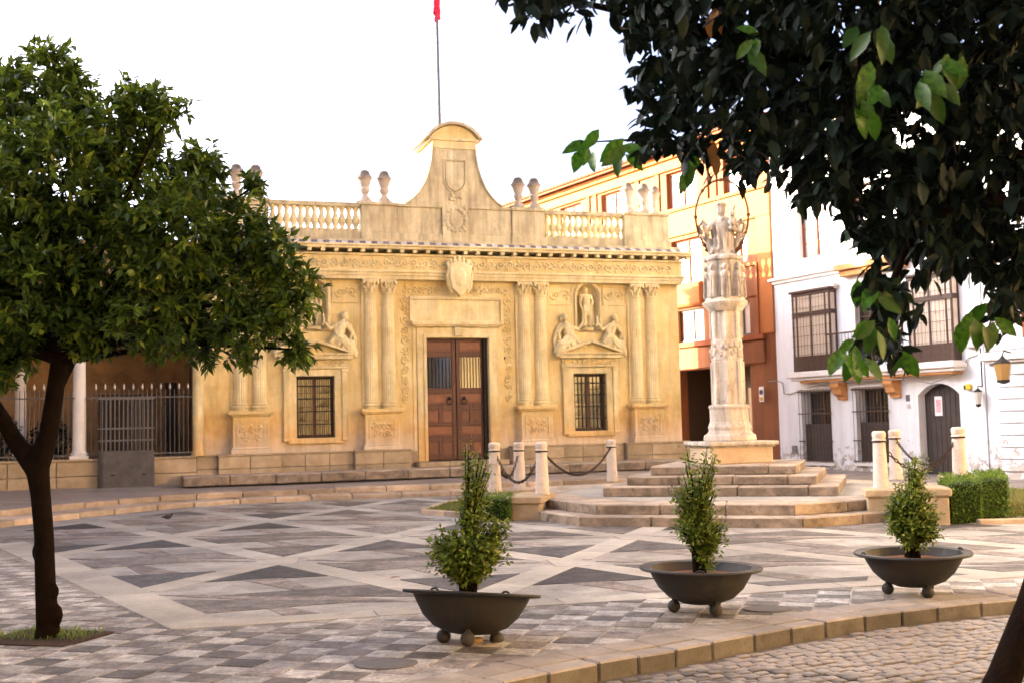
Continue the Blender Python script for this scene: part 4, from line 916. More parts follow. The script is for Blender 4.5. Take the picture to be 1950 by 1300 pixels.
# projecting box windows
def boxwin(x0, x1, z0, z1, open_side=False):
    d = -.26; o = MB(); t = .05; zt = z0 + (z1 - z0) * .72
    for xx in (x0, x0 + .16, (x0 + .16 + x1 - .16) / 2 - t / 2, x1 - .16 - t, x1 - t): o.box(xx, xx + t, d, d + t, z0, z1)
    for xx in (x0, x1 - t): o.box(xx, xx + t, -.05, -.002, z0, z1)
    for z_0, z_1 in ((z1 - .09, z1), (zt - .05, zt + .07), (z0, z0 + .42)): o.box(x0 - .006, x1 + .006, d - .006, d + t + .004, z_0, z_1); o.box(x0 - .004, x0 + t + .002, d + t + .005, -.002, z_0, z_1); o.box(x1 - t - .002, x1 + .004, d + t + .005, -.002, z_0, z_1)
    o.box(x0 - .05, x1 + .05, d - .06, -.001, z1, z1 + .06)
    f = o.build('box_window', BROWN, wh, bevel=.006)
    g = MB()
    for q in range(1, 12): xx = x0 + (x1 - x0) * q / 12; g.tube([(xx, d - .03, z0 + .05), (xx, d - .03, z1 - .05)], .006, 4)
    for q in range(7): zz = z0 + .45 + q * (z1 - z0 - .5) / 6.5; g.box(x0, x1, d - .036, d - .026, zz - .005, zz + .005)
    g.build('window_bars', BROWN, f)
    for a0, a1 in ((x0 + t, x0 + .16), (x0 + .16 + t, (x0 + x1) / 2 - t / 2), ((x0 + x1) / 2 + t / 2, x1 - .16 - t), (x1 - .16, x1 - t)):
        for z_0, z_1 in ((z0 + .42, zt - .05), (zt + .07, z1 - .09)): g = MB(); g.box(a0, a1, d + .02, d + .028, z_0, z_1); g.build('pane', CURT, f)
    for xx in (x0 + .02, x1 - .03):
        for z_0, z_1 in ((z0 + .42, zt - .05), (zt + .07, z1 - .09)): g = MB(); g.box(xx, xx + .008, d + t + .006, -.05, z_0, z_1); g.build('side_pane', CURT, f)
    return f
k = NT('curtained glass'); wv_ = k.n('ShaderNodeTexWave'); wv_.inputs['Scale'].default_value = 6; wv_.inputs['Distortion'].default_value = 1.5; k.l(k.tc.outputs['Object'], wv_.inputs[0]); CURT = k.done(k.ramp(wv_.outputs[1], .2, .9, (.40, .33, .27), (.55, .47, .40)), .25, .7)
boxwin(1.0, 2.5, 2.81, 4.96)
f3 = boxwin(5.22, 6.6, 2.81, 4.90)
def casement(x0, x1, z0, z1, y=.2, mat=BROWN, pm=None, cols=2, rows=4, name='window'):
    o = MB(); t = .06
    o.box(x0, x1, y, y + .06, z1 - t, z1); o.box(x0, x1, y, y + .06, z0, z0 + t)
    for q in range(cols + 1): xx = x0 + (x1 - x0 - t) * q / cols; o.box(xx, xx + t, y + .002, y + .058, z0 + t, z1 - t)
    for q in range(1, rows): zz = z0 + (z1 - z0) * q / rows; o.box(x0 + t, x1 - t, y + .012, y + .048, zz - .015, zz + .015)
    f = o.build(name, mat, wh)
    for q in range(cols): xx = x0 + t + (x1 - x0 - t) * q / cols; g = MB(); g.box(xx, xx + (x1 - x0 - t) / cols - t, y + .03, y + .036, z0 + t, z1 - t); g.build('pane', pm or GLASS, f)
    return f
for x0, x1, z0, z1 in TW: casement(x0, x1, z0, z1, .15, YT, PANE)
b = MB(); b.box(3.1, 3.2, -.04, .1, 2.95, 5.1); b.box(4.7, 4.8, -.04, .1, 2.95, 5.1); b.box(3.1, 4.8, -.04, .1, 5.0, 5.12); b.build('balcony_door_frame', WTRIM, wh, bevel=.01)
casement(3.2, 4.7, 2.85, 5.0, .12, plain('plum door paint', (.075, .035, .035), .5), GLASS, 4, 5, 'balcony_door')
b = MB(); b.box(2.5, 5.22, -.46, -.43, 3.70, 3.74); b.box(2.5, 5.22, -.46, -.43, 2.88, 2.91)
for q in range(24): xx = 2.55 + q * .115; b.tube([(xx, -.445, 2.82), (xx, -.445, 3.72)], .008, 5)
b.build('balcony_railing', BROWN, wh)
# ground floor grilles
for x0, x1, z0, z1 in LW:
    c = casement(x0, x1, z0, z1, .30, DOORB, GLASS, 2, 4)
    g = MB()
    n_ = 10
    for q in range(n_ + 1): xx = x0 - .06 + (x1 - x0 + .12) * q / n_; g.tube([(xx, -.07, z0 - .02), (xx, -.07, z1 + .04)], .008, 5)
    for z in (z0 + .02, z0 + .55, z0 + 1.3, z1): g.box(x0 - .10, x1 + .10, -.085, -.06, z - .014, z + .014)
    g.build('window_grille', BROWN, c)
    g = MB(); g.box(x0 - .02, x1 - .0, .10, .16, z0, z0 + 1.02); g.box(x0 + .02, x1 - .04, .085, .1, z0 + .06, z0 + .46); g.box(x0 + .02, x1 - .04, .085, .1, z0 + .54, z0 + .96); g.build('lower_shutter', DOORB, c, bevel=.006)
    g = MB(); g.box(x0 - .12, x1 + .12, -.12, -.002, z1 + .06, z1 + .10); g.build('hood', WTRIM, c)
    g = MB(); g.box(x0 - .1, x1 + .1, -.10, -.002, z0 - .10, z0 - .03); g.build('sill', WTRIM, c)
# arched door
b = MB(); pts = arc(.64, .27, 2.03, 14); b.prism([(-.64, .1)] + pts + [(.64, .1)], .24, .3); dr = b.build('arched_door', DOORB, wh, loc=(5.82, 0, 0))
for q in range(8): b = MB(); x0 = -.63 + q * .1575; b.box(x0 + .006, x0 + .151, .222, .239, .12, 2.0 + .2 * math.cos((x0 + .08) * 1.9)); b.build('board', DOORB, dr, bevel=.004)
POST = NT('printed notice'); bk = POST.n('ShaderNodeTexNoise'); bk.inputs['Scale'].default_value = 70; POST.l(POST.tc.outputs['Object'], bk.inputs[0]); sp = POST.n('ShaderNodeSeparateXYZ'); POST.l(POST.tc.outputs['Object'], sp.inputs[0]); ax = POST.math('ABSOLUTE', sp.outputs['X']); az = POST.math('ABSOLUTE', sp.outputs['Z'])
msk = POST.math('MULTIPLY', POST.math('LESS_THAN', ax, .075), POST.math('LESS_THAN', az, .155)); POST = POST.done(POST.mix(POST.math('MULTIPLY', msk, POST.ramp(bk.outputs[0], .4, .5)), (.72, .70, .72), (.55, .16, .22)), .6, .3)
b = MB(); b.box(-.115, .115, -.004, 0, -.235, .235); po = b.build('notice', POST, None); po.matrix_world = Matrix.Translation(P0) @ Matrix.Rotation(-R(63), 4, 'Z') @ Matrix.Translation((5.62, .214, 1.76)); tag(po, 'white paper notice with red print pinned to the arched door', 'notice')
# things fixed to the white house wall
MW = Matrix.Translation(P0) @ Matrix.Rotation(-R(63), 4, 'Z')
def fix(mb, name, mat, t, z, y=-.001, label=None, cat=None, **kw):
    o = mb.build(name, mat, None, **kw); o.matrix_world = MW @ Matrix.Translation((t, y, z)); return tag(o, label, cat)
GREYP = plain('grey plastic', (.45, .44, .43), .5)
b = MB(); b.box(-.14, .14, -.14, 0, -.2, .2); fix(b, 'junction_box', GREYP, 6.95, 3.28, label='grey junction box on the white wall beside the balcony', cat='box', bevel=.012)
b = MB(); b.box(-.07, .07, -.08, 0, -.065, .065); ab = fix(b, 'alarm_box', plain('yellow plastic', (.62, .43, .03), .4), 6.78, 2.18, label='small yellow alarm box above right of the arched door', cat='alarm', bevel=.015); b = MB(); b.box(-.11, -.065, -.08, -.03, -.06, .04); b.build('siren', IRON, ab)
b = MB(); b.box(-.11, .11, -.015, 0, -.11, .11); vt = fix(b, 'wall_vent', IRON, .6, .68, label='small dark square vent grille low on the white wall', cat='vent'); b = MB(); [b.box(-.09, .09, -.022, -.014, -.09 + q * .036, -.075 + q * .036) for q in range(6)]; b.build('vent_slats', GREYP, vt)
b = MB(); b.box(-.06, .06, -.012, 0, -.08, .08); fix(b, 'number_plate', plain('slate plate', (.10, .11, .12), .5), 4.86, 1.98, label='small dark plaque on the white wall between grille and arched door', cat='plaque'); 
b = MB(); b.box(-.05, .05, -.03, 0, -.05, .05); fix(b, 'intercom', GREYP, 4.88, 1.78, label='small grey intercom under the plaque beside the arched door', cat='intercom', bevel=.006)
LAMPG = NT('lantern glass'); LAMPG = LAMPG.done((.45, .45, .43), .15, .6)
b = MB(); b.tube([(0, 0, .32), (0, -.14, .34), (0, -.16, .28)], .012, 6); b.tube([(0, -.005, .32), (0, -.005, 1.2)], .016, 6); wl_ = fix(b, 'wall_lantern', IRON, 7.14, 1.85, label='small iron wall lantern hanging at the corner of the white house', cat='lantern')
b = MB(); b.lathe([(.02, .28), (.10, .22), (.11, .2)], (0, -.16, 0), 6); b.build('lantern_cap', IRON, wl_); b = MB(); b.lathe([(.095, .2), (.06, -.08)], (0, -.16, 0), 6); b.build('lantern_glass', LAMPG, wl_); b = MB(); b.lathe([(.065, -.08), (.06, -.12), (.02, -.15)], (0, -.16, 0), 6); b.build('lantern_base', IRON, wl_)
cp = [(-.4, -.02, 2.62), (.0, -.02, 2.62), (.22, -.02, 2.55), (.26, -.02, 2.25), (.5, -.02, 2.22), (1.1, -.03, 2.34), (2.2, -.36, 2.46), (3.4, -.36, 2.47), (4.4, -.36, 2.46), (5.2, -.36, 2.44), (5.9, -.3, 2.30), (6.6, -.2, 2.5), (6.8, -.02, 2.85), (7.3, -.02, 2.95), (9, -.02, 3.0)]
b = MB(); b.tube([Vector(p) for p in cp], .014, 5); fix(b, 'wall_cable', plain('grey cable', (.2, .19, .18), .6), 0, 0, label='grey cable looping along the white house wall under the balcony', cat='cable')
# rusticated white house next door
rh = tag(empty('rusticated_house', P0, -R(63)), 'white house with grooved courses at the right edge beyond the lantern', 'house')
b = MB(); b.box(7.22, 16, .03, .5, -.2, 8.2); b.build('wall', WHITE, rh)
for q in range(9):
    z0 = .25 + q * .27; b = MB(); b.box(7.55, 16, -.03, .029, z0, z0 + .245); b.build('stone_course', WHITE, rh, bevel=.015)
b = MB(); b.box(7.25, 16, -.22, .029, 2.74, 2.92); b.box(7.3, 16, -.14, .028, 2.68, 2.739); b.build('string_course', WTRIM, rh, bevel=.02)
b = MB(); b.box(7.3, 16, .1, .7, 8.2, 8.4); b.build('roof_edge', ROOF, rh)
for x0 in (8.3, 10.6, 13): b = MB(); b.box(x0, x0 + 1.1, .0, .028, 3.2, 5.0); b.box(x0 + .05, x0 + 1.05, -.01, .0, 3.25, 4.95); b.build('shutter', YT, rh)
ln = tag(empty('bracket_lantern', P0, -R(63)), 'large glazed lantern at the right edge, gold sunlight coloured into its glass', 'lantern')
SUNGL = NT('sun-gold glass').done((.30, .18, .06), .15, .6); lx_, lz_ = 8.15, 2.5  # gold of the sun on the panes put into the glass colour
b = MB(); b.tube([(lx_, .0, lz_ + .35), (lx_, -.45, lz_ + .42), (lx_, -.5, lz_ + .30)], .018, 6); b.build('bracket', IRON, ln)
b = MB(); b.lathe([(.02, .32), (.06, .26), (.20, .16), (.22, .14)], (lx_, -.5, lz_), 6); b.build('cap', IRON, ln); b = MB(); b.lathe([(.20, .14), (.14, -.22)], (lx_, -.5, lz_), 6); b.build('glass', SUNGL, ln); b = MB(); b.lathe([(.15, -.22), (.14, -.27), (.03, -.31)], (lx_, -.5, lz_), 6); b.build('base', IRON, ln)

# ------------------------------------------------------------------ unseen houses added round the square to shade the paving, throw light back and show in the windows
def offhouse(name, loc, rz, L, D, Hh, mat, label, fl=3):
    h = tag(empty(name, loc, rz), label, 'house'); b = MB(); hol = []
    nx = max(1, int(L / 3))
    for i in range(nx):
        for j in range(fl): x = L * (i + .5) / nx; z = 1.0 + j * Hh / fl; hol.append((x - .55, x + .55, z, z + Hh / fl * .55))
    wall_holes(b, 0, L, -.2, Hh, 0, .3, hol); b.box(0, L, .3, D, Hh - .3, Hh); b.box(0, .3, .3, D, -.2, Hh - .3); b.box(L - .3, L, .3, D, -.2, Hh - .3); b.box(.3, L - .3, D - .3, D, -.2, Hh - .3); b.build('wall', mat, h)
    b = MB(); b.box(-.1, L + .1, -.25, .3, Hh, Hh + .25); b.build('cornice', WTRIM, h)
    for x0, x1, z0, z1 in hol: b = MB(); b.box(x0, x1, .15, .2, z0, z1); b.build('window', WFRAME, h)
    return h
SUNY = stone('yellow ochre house plaster', (.80, .60, .30), (.74, .52, .24), (.4, .25, .1), .2, 1, .2)
SUNW = stone('cream house plaster', (.74, .64, .48), (.7, .6, .44), (.5, .4, .3), .2, 1, .2)
offhouse('west_shade_house', (-15.0, -16, 0), R(90), 39.6, 7, 8.8, SUNW, 'unseen cream house added on the left to shade the square')
offhouse('rear_shade_house', (-16.5, 28.8, 0), R(90), 6.4, 7, 13.5, SUNW, 'unseen tall cream house added behind the loggia to shade the white house')
offhouse('corner_shade_house', (-15.6, 23.4, 0), R(90), 5.4, 7, 11.4, SUNY, 'unseen tall yellow house added left of the loggia to shade the monument')
offhouse('opposite_bounce_house', (26, -13, 0), R(180), 40, 7, 13.0, SUNY, 'unseen long yellow house added behind the viewer for bounced light and reflections')
offhouse('east_bounce_house', (14.6, 19.0, 0), R(-70), 28, 7, 12.0, SUNY, 'unseen yellow house added on the right to throw warm light back')
# ------------------------------------------------------------------ monument
MC = Vector((3.85, 20.7, 0)); MR = R(-18)
mon = tag(empty('monument', MC, MR), 'pale stone monument pillar with carved figures and iron hoop on stepped base', 'monument')
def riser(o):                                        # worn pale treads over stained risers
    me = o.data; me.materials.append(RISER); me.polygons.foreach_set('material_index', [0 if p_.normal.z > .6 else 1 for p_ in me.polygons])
def octa(ap): r = ap / math.cos(PI / 8); return [(r * math.cos(PI / 8 + i * PI / 4), r * math.sin(PI / 8 + i * PI / 4)) for i in range(8)]
MR2 = R(-2)
def ring_stones(name, ap, z0, z1, dep_=1.0, per=3, off=MR2):
    po, pi_ = octa(ap), octa(ap - dep_)
    for i in range(8):
        for q in range(per):
            t0, t1 = q / per, (q + 1) / per; g = .004 / (ap * .8)
            L = lambda P, t: (P[i][0] + (P[(i + 1) % 8][0] - P[i][0]) * t, P[i][1] + (P[(i + 1) % 8][1] - P[i][1]) * t)
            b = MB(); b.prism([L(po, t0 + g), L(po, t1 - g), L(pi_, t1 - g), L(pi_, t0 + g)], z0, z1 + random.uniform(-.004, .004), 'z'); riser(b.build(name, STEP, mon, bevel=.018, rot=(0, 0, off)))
ring_stones('platform_step', 3.95, -.1, .15, .9, 3); ring_stones('platform_step', 3.58, .14, .31, .8, 3)
b = MB(); b.prism(octa(2.85), .1, .312, 'z'); b.build('platform', BAND, mon, rot=(0, 0, MR2))
for hw, z0, z1 in ((1.90, .30, .475), (1.56, .47, .63), (1.22, .625, .785)):
    for side in range(4):
        n_ = 3 if hw > 1.3 else 2
        for q in range(n_):
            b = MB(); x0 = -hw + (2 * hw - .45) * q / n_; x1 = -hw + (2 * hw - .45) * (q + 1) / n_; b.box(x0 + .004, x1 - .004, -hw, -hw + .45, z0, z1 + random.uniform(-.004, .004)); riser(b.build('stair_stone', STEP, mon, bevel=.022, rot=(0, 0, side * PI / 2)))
    b = MB(); b.box(-hw + .455, hw - .455, -hw + .455, hw - .455, z0, z1 - .002); b.build('stair_core', STEP, mon)
PR = R(30)
b = MB(); b.box(-.56, .56, -.56, .56, .78, 1.10); b.build('pedestal', stone('warm pedestal stone', (.60, .47, .33), (.52, .39, .26), (.2, .14, .1), .4, 2, .4), mon, bevel=.02, rot=(0, 0, PR)); b = MB(); b.box(-.645, .645, -.645, .645, 1.10, 1.17); b.box(-.60, .60, -.60, .60, 1.07, 1.10); b.build('pedestal_cap', MONU, mon, bevel=.025, rot=(0, 0, PR))
b = MB(); b.lathe([(.46, 1.17), (.47, 1.2), (.46, 1.27), (.40, 1.31), (.37, 1.36), (.385, 1.42), (.36, 1.48), (.345, 1.52), (.345, 1.74), (.365, 1.76), (.36, 1.80), (.31, 1.82)], seg=8, rot=PI / 8); b.build('pillar_base', MONU, mon, bevel=.008, rot=(0, 0, PR))
b = MB(); b.lathe([(.275, 1.81), (.275, 2.6), (.285, 2.62), (.275, 2.95), (.27, 2.97), (.27, 3.5)], seg=8, rot=PI / 8); sh_ = b.build('pillar_shaft', MONU, mon, rot=(0, 0, PR))
b = MB()
for i in range(8): a = i * PI / 4 + PI / 8; b.tube([(.268 * math.cos(a), .268 * math.sin(a), z) for z in (1.83, 2.58)], .036, 6); b.tube([(.265 * math.cos(a), .265 * math.sin(a), z) for z in (3.0, 3.48)], .034, 6)
for i in range(8):
    a = i * PI / 4; rr = random.Random(i)
    for q in range(7): t = rr.uniform(-.10, .10); z = rr.uniform(2.66, 2.92); b.ball((.255 * math.cos(a) - t * math.sin(a), .255 * math.sin(a) + t * math.cos(a), z), (.045, .045, .05), 6, 4)
b.build('pillar_carving', MONU, mon, smooth=True, rot=(0, 0, PR))
b = MB(); b.lathe([(.30, 3.48), (.32, 3.50), (.36, 3.56), (.40, 3.60), (.41, 3.64), (.35, 3.68), (.34, 3.72)], seg=16); b.build('pillar_collar', MONU, mon, smooth=True)
# ring of standing draped figures
b = MB(); b.lathe([(.27, 3.68), (.28, 4.0), (.30, 4.30), (.33, 4.38)], seg=12)
for i in range(8):
    a = i * PI / 4 + .2; ca, sa = math.cos(a), math.sin(a); Rr = .29
    limb(b, (Rr * ca, Rr * sa, 3.74), ((Rr - .02) * ca, (Rr - .02) * sa, 4.06), .085, .075); b.ball((Rr * ca, Rr * sa, 4.12), (.09, .09, .08), 8, 6); b.ball(((Rr + .03) * ca, (Rr + .03) * sa, 4.26), .055, 8, 6)
    for q in (-.06, .0, .06): b.tube([((Rr + .07) * ca - q * sa, (Rr + .07) * sa + q * ca, z) for z in (3.72, 3.9, 4.08)], [.025, .022, .012], 5)
sculpt('carved_figures', b, MONUD, mon, .013, smooth_it=1)
b = MB(); b.lathe([(.30, 4.36), (.37, 4.40), (.36, 4.46), (.26, 4.50)], seg=8, rot=PI / 8); b.build('capital_slab', MONUD, mon, bevel=.01, rot=(0, 0, PR))
# statue group on top: draped standing figure with child and attendants
b = MB(); rr = random.Random(9)
b.lathe([(.22, 4.46), (.20, 4.56), (.14, 4.62)], seg=12)
limb(b, (.0, 0, 4.62), (.02, 0, 5.02), .15, .19); b.ball((.02, -.02, 5.06), (.22, .15, .14), 10, 7); limb(b, (.02, 0, 5.12), (.0, -.02, 5.22), .07, .06); b.ball((-.01, -.03, 5.30), (.085, .095, .11), 10, 8); b.lathe([(.09, 0), (.11, .05), (.06, .09)], (-.01, -.02, 5.37), 8)
limb(b, (-.18, -.02, 5.08), (-.30, -.10, 4.92), .06, .05); limb(b, (-.30, -.10, 4.92), (-.36, -.16, 5.02), .05, .035)
limb(b, (.20, -.02, 5.08), (.28, -.12, 4.92), .065, .05); limb(b, (.28, -.12, 4.92), (.12, -.22, 4.96), .05, .04)
b.ball((.17, -.18, 5.08), (.08, .08, .10), 8, 6); b.ball((.17, -.20, 5.22), .06, 8, 6)
for q in range(12):
    a = 2 * PI * q / 12; b.tube([(.20 * math.cos(a), .15 * math.sin(a), 5.0), (.17 * math.cos(a), .15 * math.sin(a), 4.8), (.17 * math.cos(a + .1), .17 * math.sin(a + .1), 4.58)], [.025, .032, .03], 6)
for s in (-1, 1):                                    # attendants and wings
    limb(b, (s * .20, .02, 4.55), (s * .27, .0, 4.78), .07, .06); b.ball((s * .28, -.02, 4.88), .055, 8, 6); limb(b, (s * .27, 0, 4.76), (s * .40, -.05, 4.86), .035, .025)
    b.tube([(s * .22, .06, 5.0), (s * .36, .08, 5.14), (s * .42, .08, 5.05), (s * .36, .06, 4.9)], [.05, .06, .045, .03], 6)
for q in range(16): b.ball((rr.uniform(-.2, .2), rr.uniform(-.16, .12), rr.uniform(4.48, 4.66)), rr.uniform(.035, .06), 7, 5)
b.tube([(.16, .05, 5.05), (.24, .05, 5.42)], .025, 6); b.tube([(-.03, .0, 5.38), (-.05, 0, 5.55)], .02, 6)
sculpt('statue_group', b, MONUD, mon, .012, rot=(0, 0, R(14)))
b = MB(); pts = []
for i in range(40):
    t = 2 * PI * i / 40; pts.append((.47 * math.sin(t) * (1 + .0), 0, 5.18 - .70 * math.cos(t) + .04 * math.sin(t) ** 2))
b.tube(pts, .022, 6, True)
for i in range(0, 40, 5): b.ball((pts[i][0], 0, pts[i][2]), .04, 6, 4)
b.tube([(-.2, 0, 4.55), (-.32, 0, 4.62)], .03, 6); b.tube([(.2, 0, 4.55), (.32, 0, 4.66)], .045, 6); b.build('iron_hoop', plain('rusted iron', (.11, .05, .025), .7, .3, .4, .4), mon, smooth=True, rot=(0, 0, R(10)))
# ------------------------------------------------------------------ bollards, piers and chains
bm_ = MB(); bm_.lathe([(.122, 0), (.122, .03), (.113, .06), (.092, .68), (.088, .70), (.102, .715), (.102, .74), (.09, .75), (.102, .78), (.102, .835), (.08, .86), (.0, .865)], seg=18); BO = bm_.mesh('bollard', BOLL, smooth=True)
bm_ = MB(); bm_.lathe([(.102, .695), (.106, .70), (.106, .716), (.10, .72)], seg=16); BOB = bm_.mesh('iron_band', IRON, smooth=True)
BL = {}
spots = [('L1', 1033, 940, 19.3, 'stone chain bollard nearest the platform corner on the left of the monument'), ('L2', 990, 930, 21.6, 'stone chain bollard standing on the lawn edge behind the clipped bush'), ('L3', 943, 936, 20.3, 'leftmost stone chain bollard, half behind the nearest planter shrub'), ('L4', 1166, 915, 24.3, 'stone chain bollard farthest back, before the palace window'),
         ('R1', 1678, 930, 17.4, 'stone bollard on a block just right of the monument steps'), ('R2', 1707, 912, 20.2, 'stone bollard behind the one right of the monument steps'), ('R3', 1829, 920, 17.8, 'rightmost stone bollard beside the hedge')]
for key, px, py, Y, lab in spots:
    p = at(px, py, Y); r = tag(empty('bollard', p, random.uniform(0, 1)), lab, 'bollard', 'stone bollards with chains round the monument'); s = inst('shaft', BO, r); inst('iron_band', BOB, r)
    BL[key] = p + Vector((0, 0, .73))
RUST = plain('rusty chain', (.045, .028, .02), .7, .3, .4, .4)
lk = MB(); lk.tube([(.042 * math.cos(t * PI / 5), .0 + .022 * math.sin(t * PI / 5), 0) for t in range(10)], .0085, 5, True); LINK = lk.mesh('link', RUST, smooth=True)
def chain(a, b_, sag, label):
    r = tag(empty('chain', BL[a]), label, 'chain', 'rusty chains between the bollards'); p0, p1 = Vector((0, 0, 0)), BL[b_] - BL[a]; n = max(10, int((p1.length + sag * .8) / .066)); prev = None
    P = lambda t: p0.lerp(p1, t) + Vector((0, 0, -4 * sag * t * (1 - t)))
    for i in range(n):
        q0, q1 = P(i / n), P((i + 1) / n); d = q1 - q0; c = (q0 + q1) / 2; q = d.to_track_quat('X', 'Z'); o = inst('link', LINK, r, c); o.rotation_euler = (q.to_matrix() @ Matrix.Rotation(PI / 2 * (i % 2), 3, 'X')).to_euler()
chain('L3', 'L1', .55, 'sagging rusty chain between the leftmost and the platform corner bollards'); chain('L3', 'L2', .5, 'rusty chain from the leftmost bollard back to the lawn bollard'); chain('L1', 'L4', .50, 'long rusty chain swinging back before the palace window')
chain('R1', 'R3', .5, 'rusty chain right of the monument, crossing before the arched door'); chain('R2', 'R3', .45, 'pale rusty chain behind the right planter shrub')
b = MB()
def block(name, px0, px1, py_top, py_bot, Y, dep_, label, mat=PLINTH):
    a = at(px0, py_bot, Y); c = at(px1, py_bot, Y); t = at((px0 + px1) / 2, py_top, Y); L = c.x - a.x; r = tag(empty(name, (a.x, Y, 0), R(-12)), label, 'pier'); h = t.z
    b = MB(); b.box(0, L, 0, dep_, -.05, h - .12); b.build('shaft', mat, r, bevel=.02); b = MB(); b.box(-.04, L + .04, -.04, dep_ + .04, h - .12, h); b.build('coping', mat, r, bevel=.02)
block('stone_pier', 968, 1030, 944, 986, 18.9, 1.2, 'low stone pier between clipped bush and platform steps'); block('stone_pier', 1768, 1808, 928, 1005, 16.4, .6, 'low stone pier behind the right planter beside the hedge'); block('stone_block', 1652, 1722, 930, 950, 17.2, .5, 'flat stone block carrying the bollard right of the steps')
block('stone_block', 1800, 1858, 905, 925, 17.65, .45, 'low stone block under the rightmost bollard behind the hedge')
# ------------------------------------------------------------------ foliage tools
def leaf_shape(n=4, wid=.42, fold=.10, curl=.12):      # unit leaf along +X
    vs_ = [(0, 0, 0)]; 
    prof = {4: [(.25, .8), (.5, 1.0), (.78, .62)], 2: [(.45, 1.0)]}[n]
    mids = []
    for x, wv in prof: z = -curl * x * x; vs_ += [(x, wid * .5 * wv, z + fold * wv * .5), (x, 0, z - fold * .15), (x, -wid * .5 * wv, z + fold * wv * .5)]
    vs_.append((1, 0, -curl)); fs = []; m = len(prof)
    fs += [(0, 2, 1), (0, 3, 2)]
    for i in range(m - 1): a = 1 + 3 * i; fs += [(a, a + 1, a + 4, a + 3), (a + 1, a + 2, a + 5, a + 4)]
    a = 1 + 3 * (m - 1); e = len(vs_) - 1; fs += [(a, a + 1, e), (a + 1, a + 2, e)]
    return np.array(vs_, float), fs
def leaf_mesh(name, pos, direc, size, mat, shape, parent=None, roll=None, loc=(0, 0, 0)):
    V, Fc = shape; n = len(pos); pos = np.asarray(pos, float); d = np.asarray(direc, float); d /= np.linalg.norm(d, axis=1)[:, None] + 1e-9
    up = np.tile([0, 0, 1.0], (n, 1)) + rng.normal(0, .45, (n, 3)); y = np.cross(up, d); y /= np.linalg.norm(y, axis=1)[:, None] + 1e-9; z = np.cross(d, y); s = np.asarray(size, float)[:, None, None]
    W = (V[None, :, 0:1] * d[:, None, :] + V[None, :, 1:2] * y[:, None, :] + V[None, :, 2:3] * z[:, None, :]) * s + pos[:, None, :]
    W = W.reshape(-1, 3); nv = len(V); loops = []; st = []; tot = []; 
    fl = np.concatenate([np.array(f) for f in Fc]); fsz = np.array([len(f) for f in Fc])
    lo = (fl[None, :] + (np.arange(n) * nv)[:, None]).reshape(-1); ls = np.tile(fsz, n); starts = np.concatenate([[0], np.cumsum(ls)[:-1]])
    me = bpy.data.meshes.new(name); me.vertices.add(len(W)); me.vertices.foreach_set('co', W.reshape(-1)); me.loops.add(len(lo)); me.loops.foreach_set('vertex_index', lo.astype(np.int32)); me.polygons.add(len(ls)); me.polygons.foreach_set('loop_start', starts.astype(np.int32)); me.polygons.foreach_set('loop_total', ls.astype(np.int32)); me.materials.append(mat); me.update(calc_edges=True)
    me.polygons.foreach_set('use_smooth', [True] * len(me.polygons))
    return inst(name, me, parent, loc)
SMALL = leaf_shape(2, .5, .12, .1); MID = leaf_shape(2, .42, .14, .15); BIG = leaf_shape(4, .46, .10, .16)
BARK = stone('dark citrus bark', (.012, .0075, .005), (.007, .0042, .003), (.004, .003, .002), .5, 14, 1.0, fine=55, spec=.03)
PITS = plain('dark pit soil', (.06, .04, .028), .95, .1, 0, .4, 30, .8)
SOIL = plain('planter soil', (.13, .06, .032), .95, .1, 0, .4, 30, .8)
ORL = leafmat('orange tree leaf', (.020, .046, .007), (.065, .125, .014), (.17, .20, .025), .30, .34, .10)
ORF = leafmat('highlight orange leaf', (.07, .13, .012), (.15, .23, .02), (.28, .32, .04), .38, .36, .15)  # lighter leaf tone standing for highlights on some clumps
SHL = leafmat('privet leaf', (.05, .095, .012), (.15, .23, .03), (.34, .32, .05), .30, .35, .12)
HEL = leafmat('hedge leaf', (.05, .11, .012), (.12, .22, .025), (.22, .30, .04), .30, .4, .15)
GRL = leafmat('grass blade', (.08, .15, .02), (.16, .26, .04), (.28, .30, .06), .3, .5, .2)
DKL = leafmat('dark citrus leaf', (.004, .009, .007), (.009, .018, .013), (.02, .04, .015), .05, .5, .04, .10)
FRL = leafmat('fresh leaf', (.10, .20, .012), (.18, .32, .02), (.26, .36, .03), .5, .35, .3)
TAN = plain('dry brown leaf', (.22, .12, .05), .8, .2)
# ------------------------------------------------------------------ planters and their shrubs
pb = MB(); pb.lathe([(.05, .065), (.16, .075), (.27, .115), (.35, .18), (.405, .26), (.43, .305), (.505, .312), (.512, .322), (.505, .332), (.42, .328), (.395, .27), (.34, .235), (.0, .25)], seg=44); PBM = pb.mesh('bowl', BOWL, smooth=True)
pb = MB(); pb.lathe([(.385, .262), (.30, .275), (.15, .285), (.0, .29)], seg=28); PSO = pb.mesh('soil', SOIL, smooth=True)
pb = MB(); pb.ball((0, 0, 0), .052, 14, 9); PBA = pb.mesh('ball_foot', BOWL, smooth=True); pb = MB(); pb.tube([(0, 0, 0), (0, 0, .08)], .02, 6); PST = pb.mesh('foot_stem', BOWL)
pb = MB(); pb.tube([(.03 * math.cos(t * PI / 6), .0, .004 + .016 * math.sin(t * PI / 6)) for t in range(7)], .008, 6); PHA = pb.mesh('lug', BOWL)
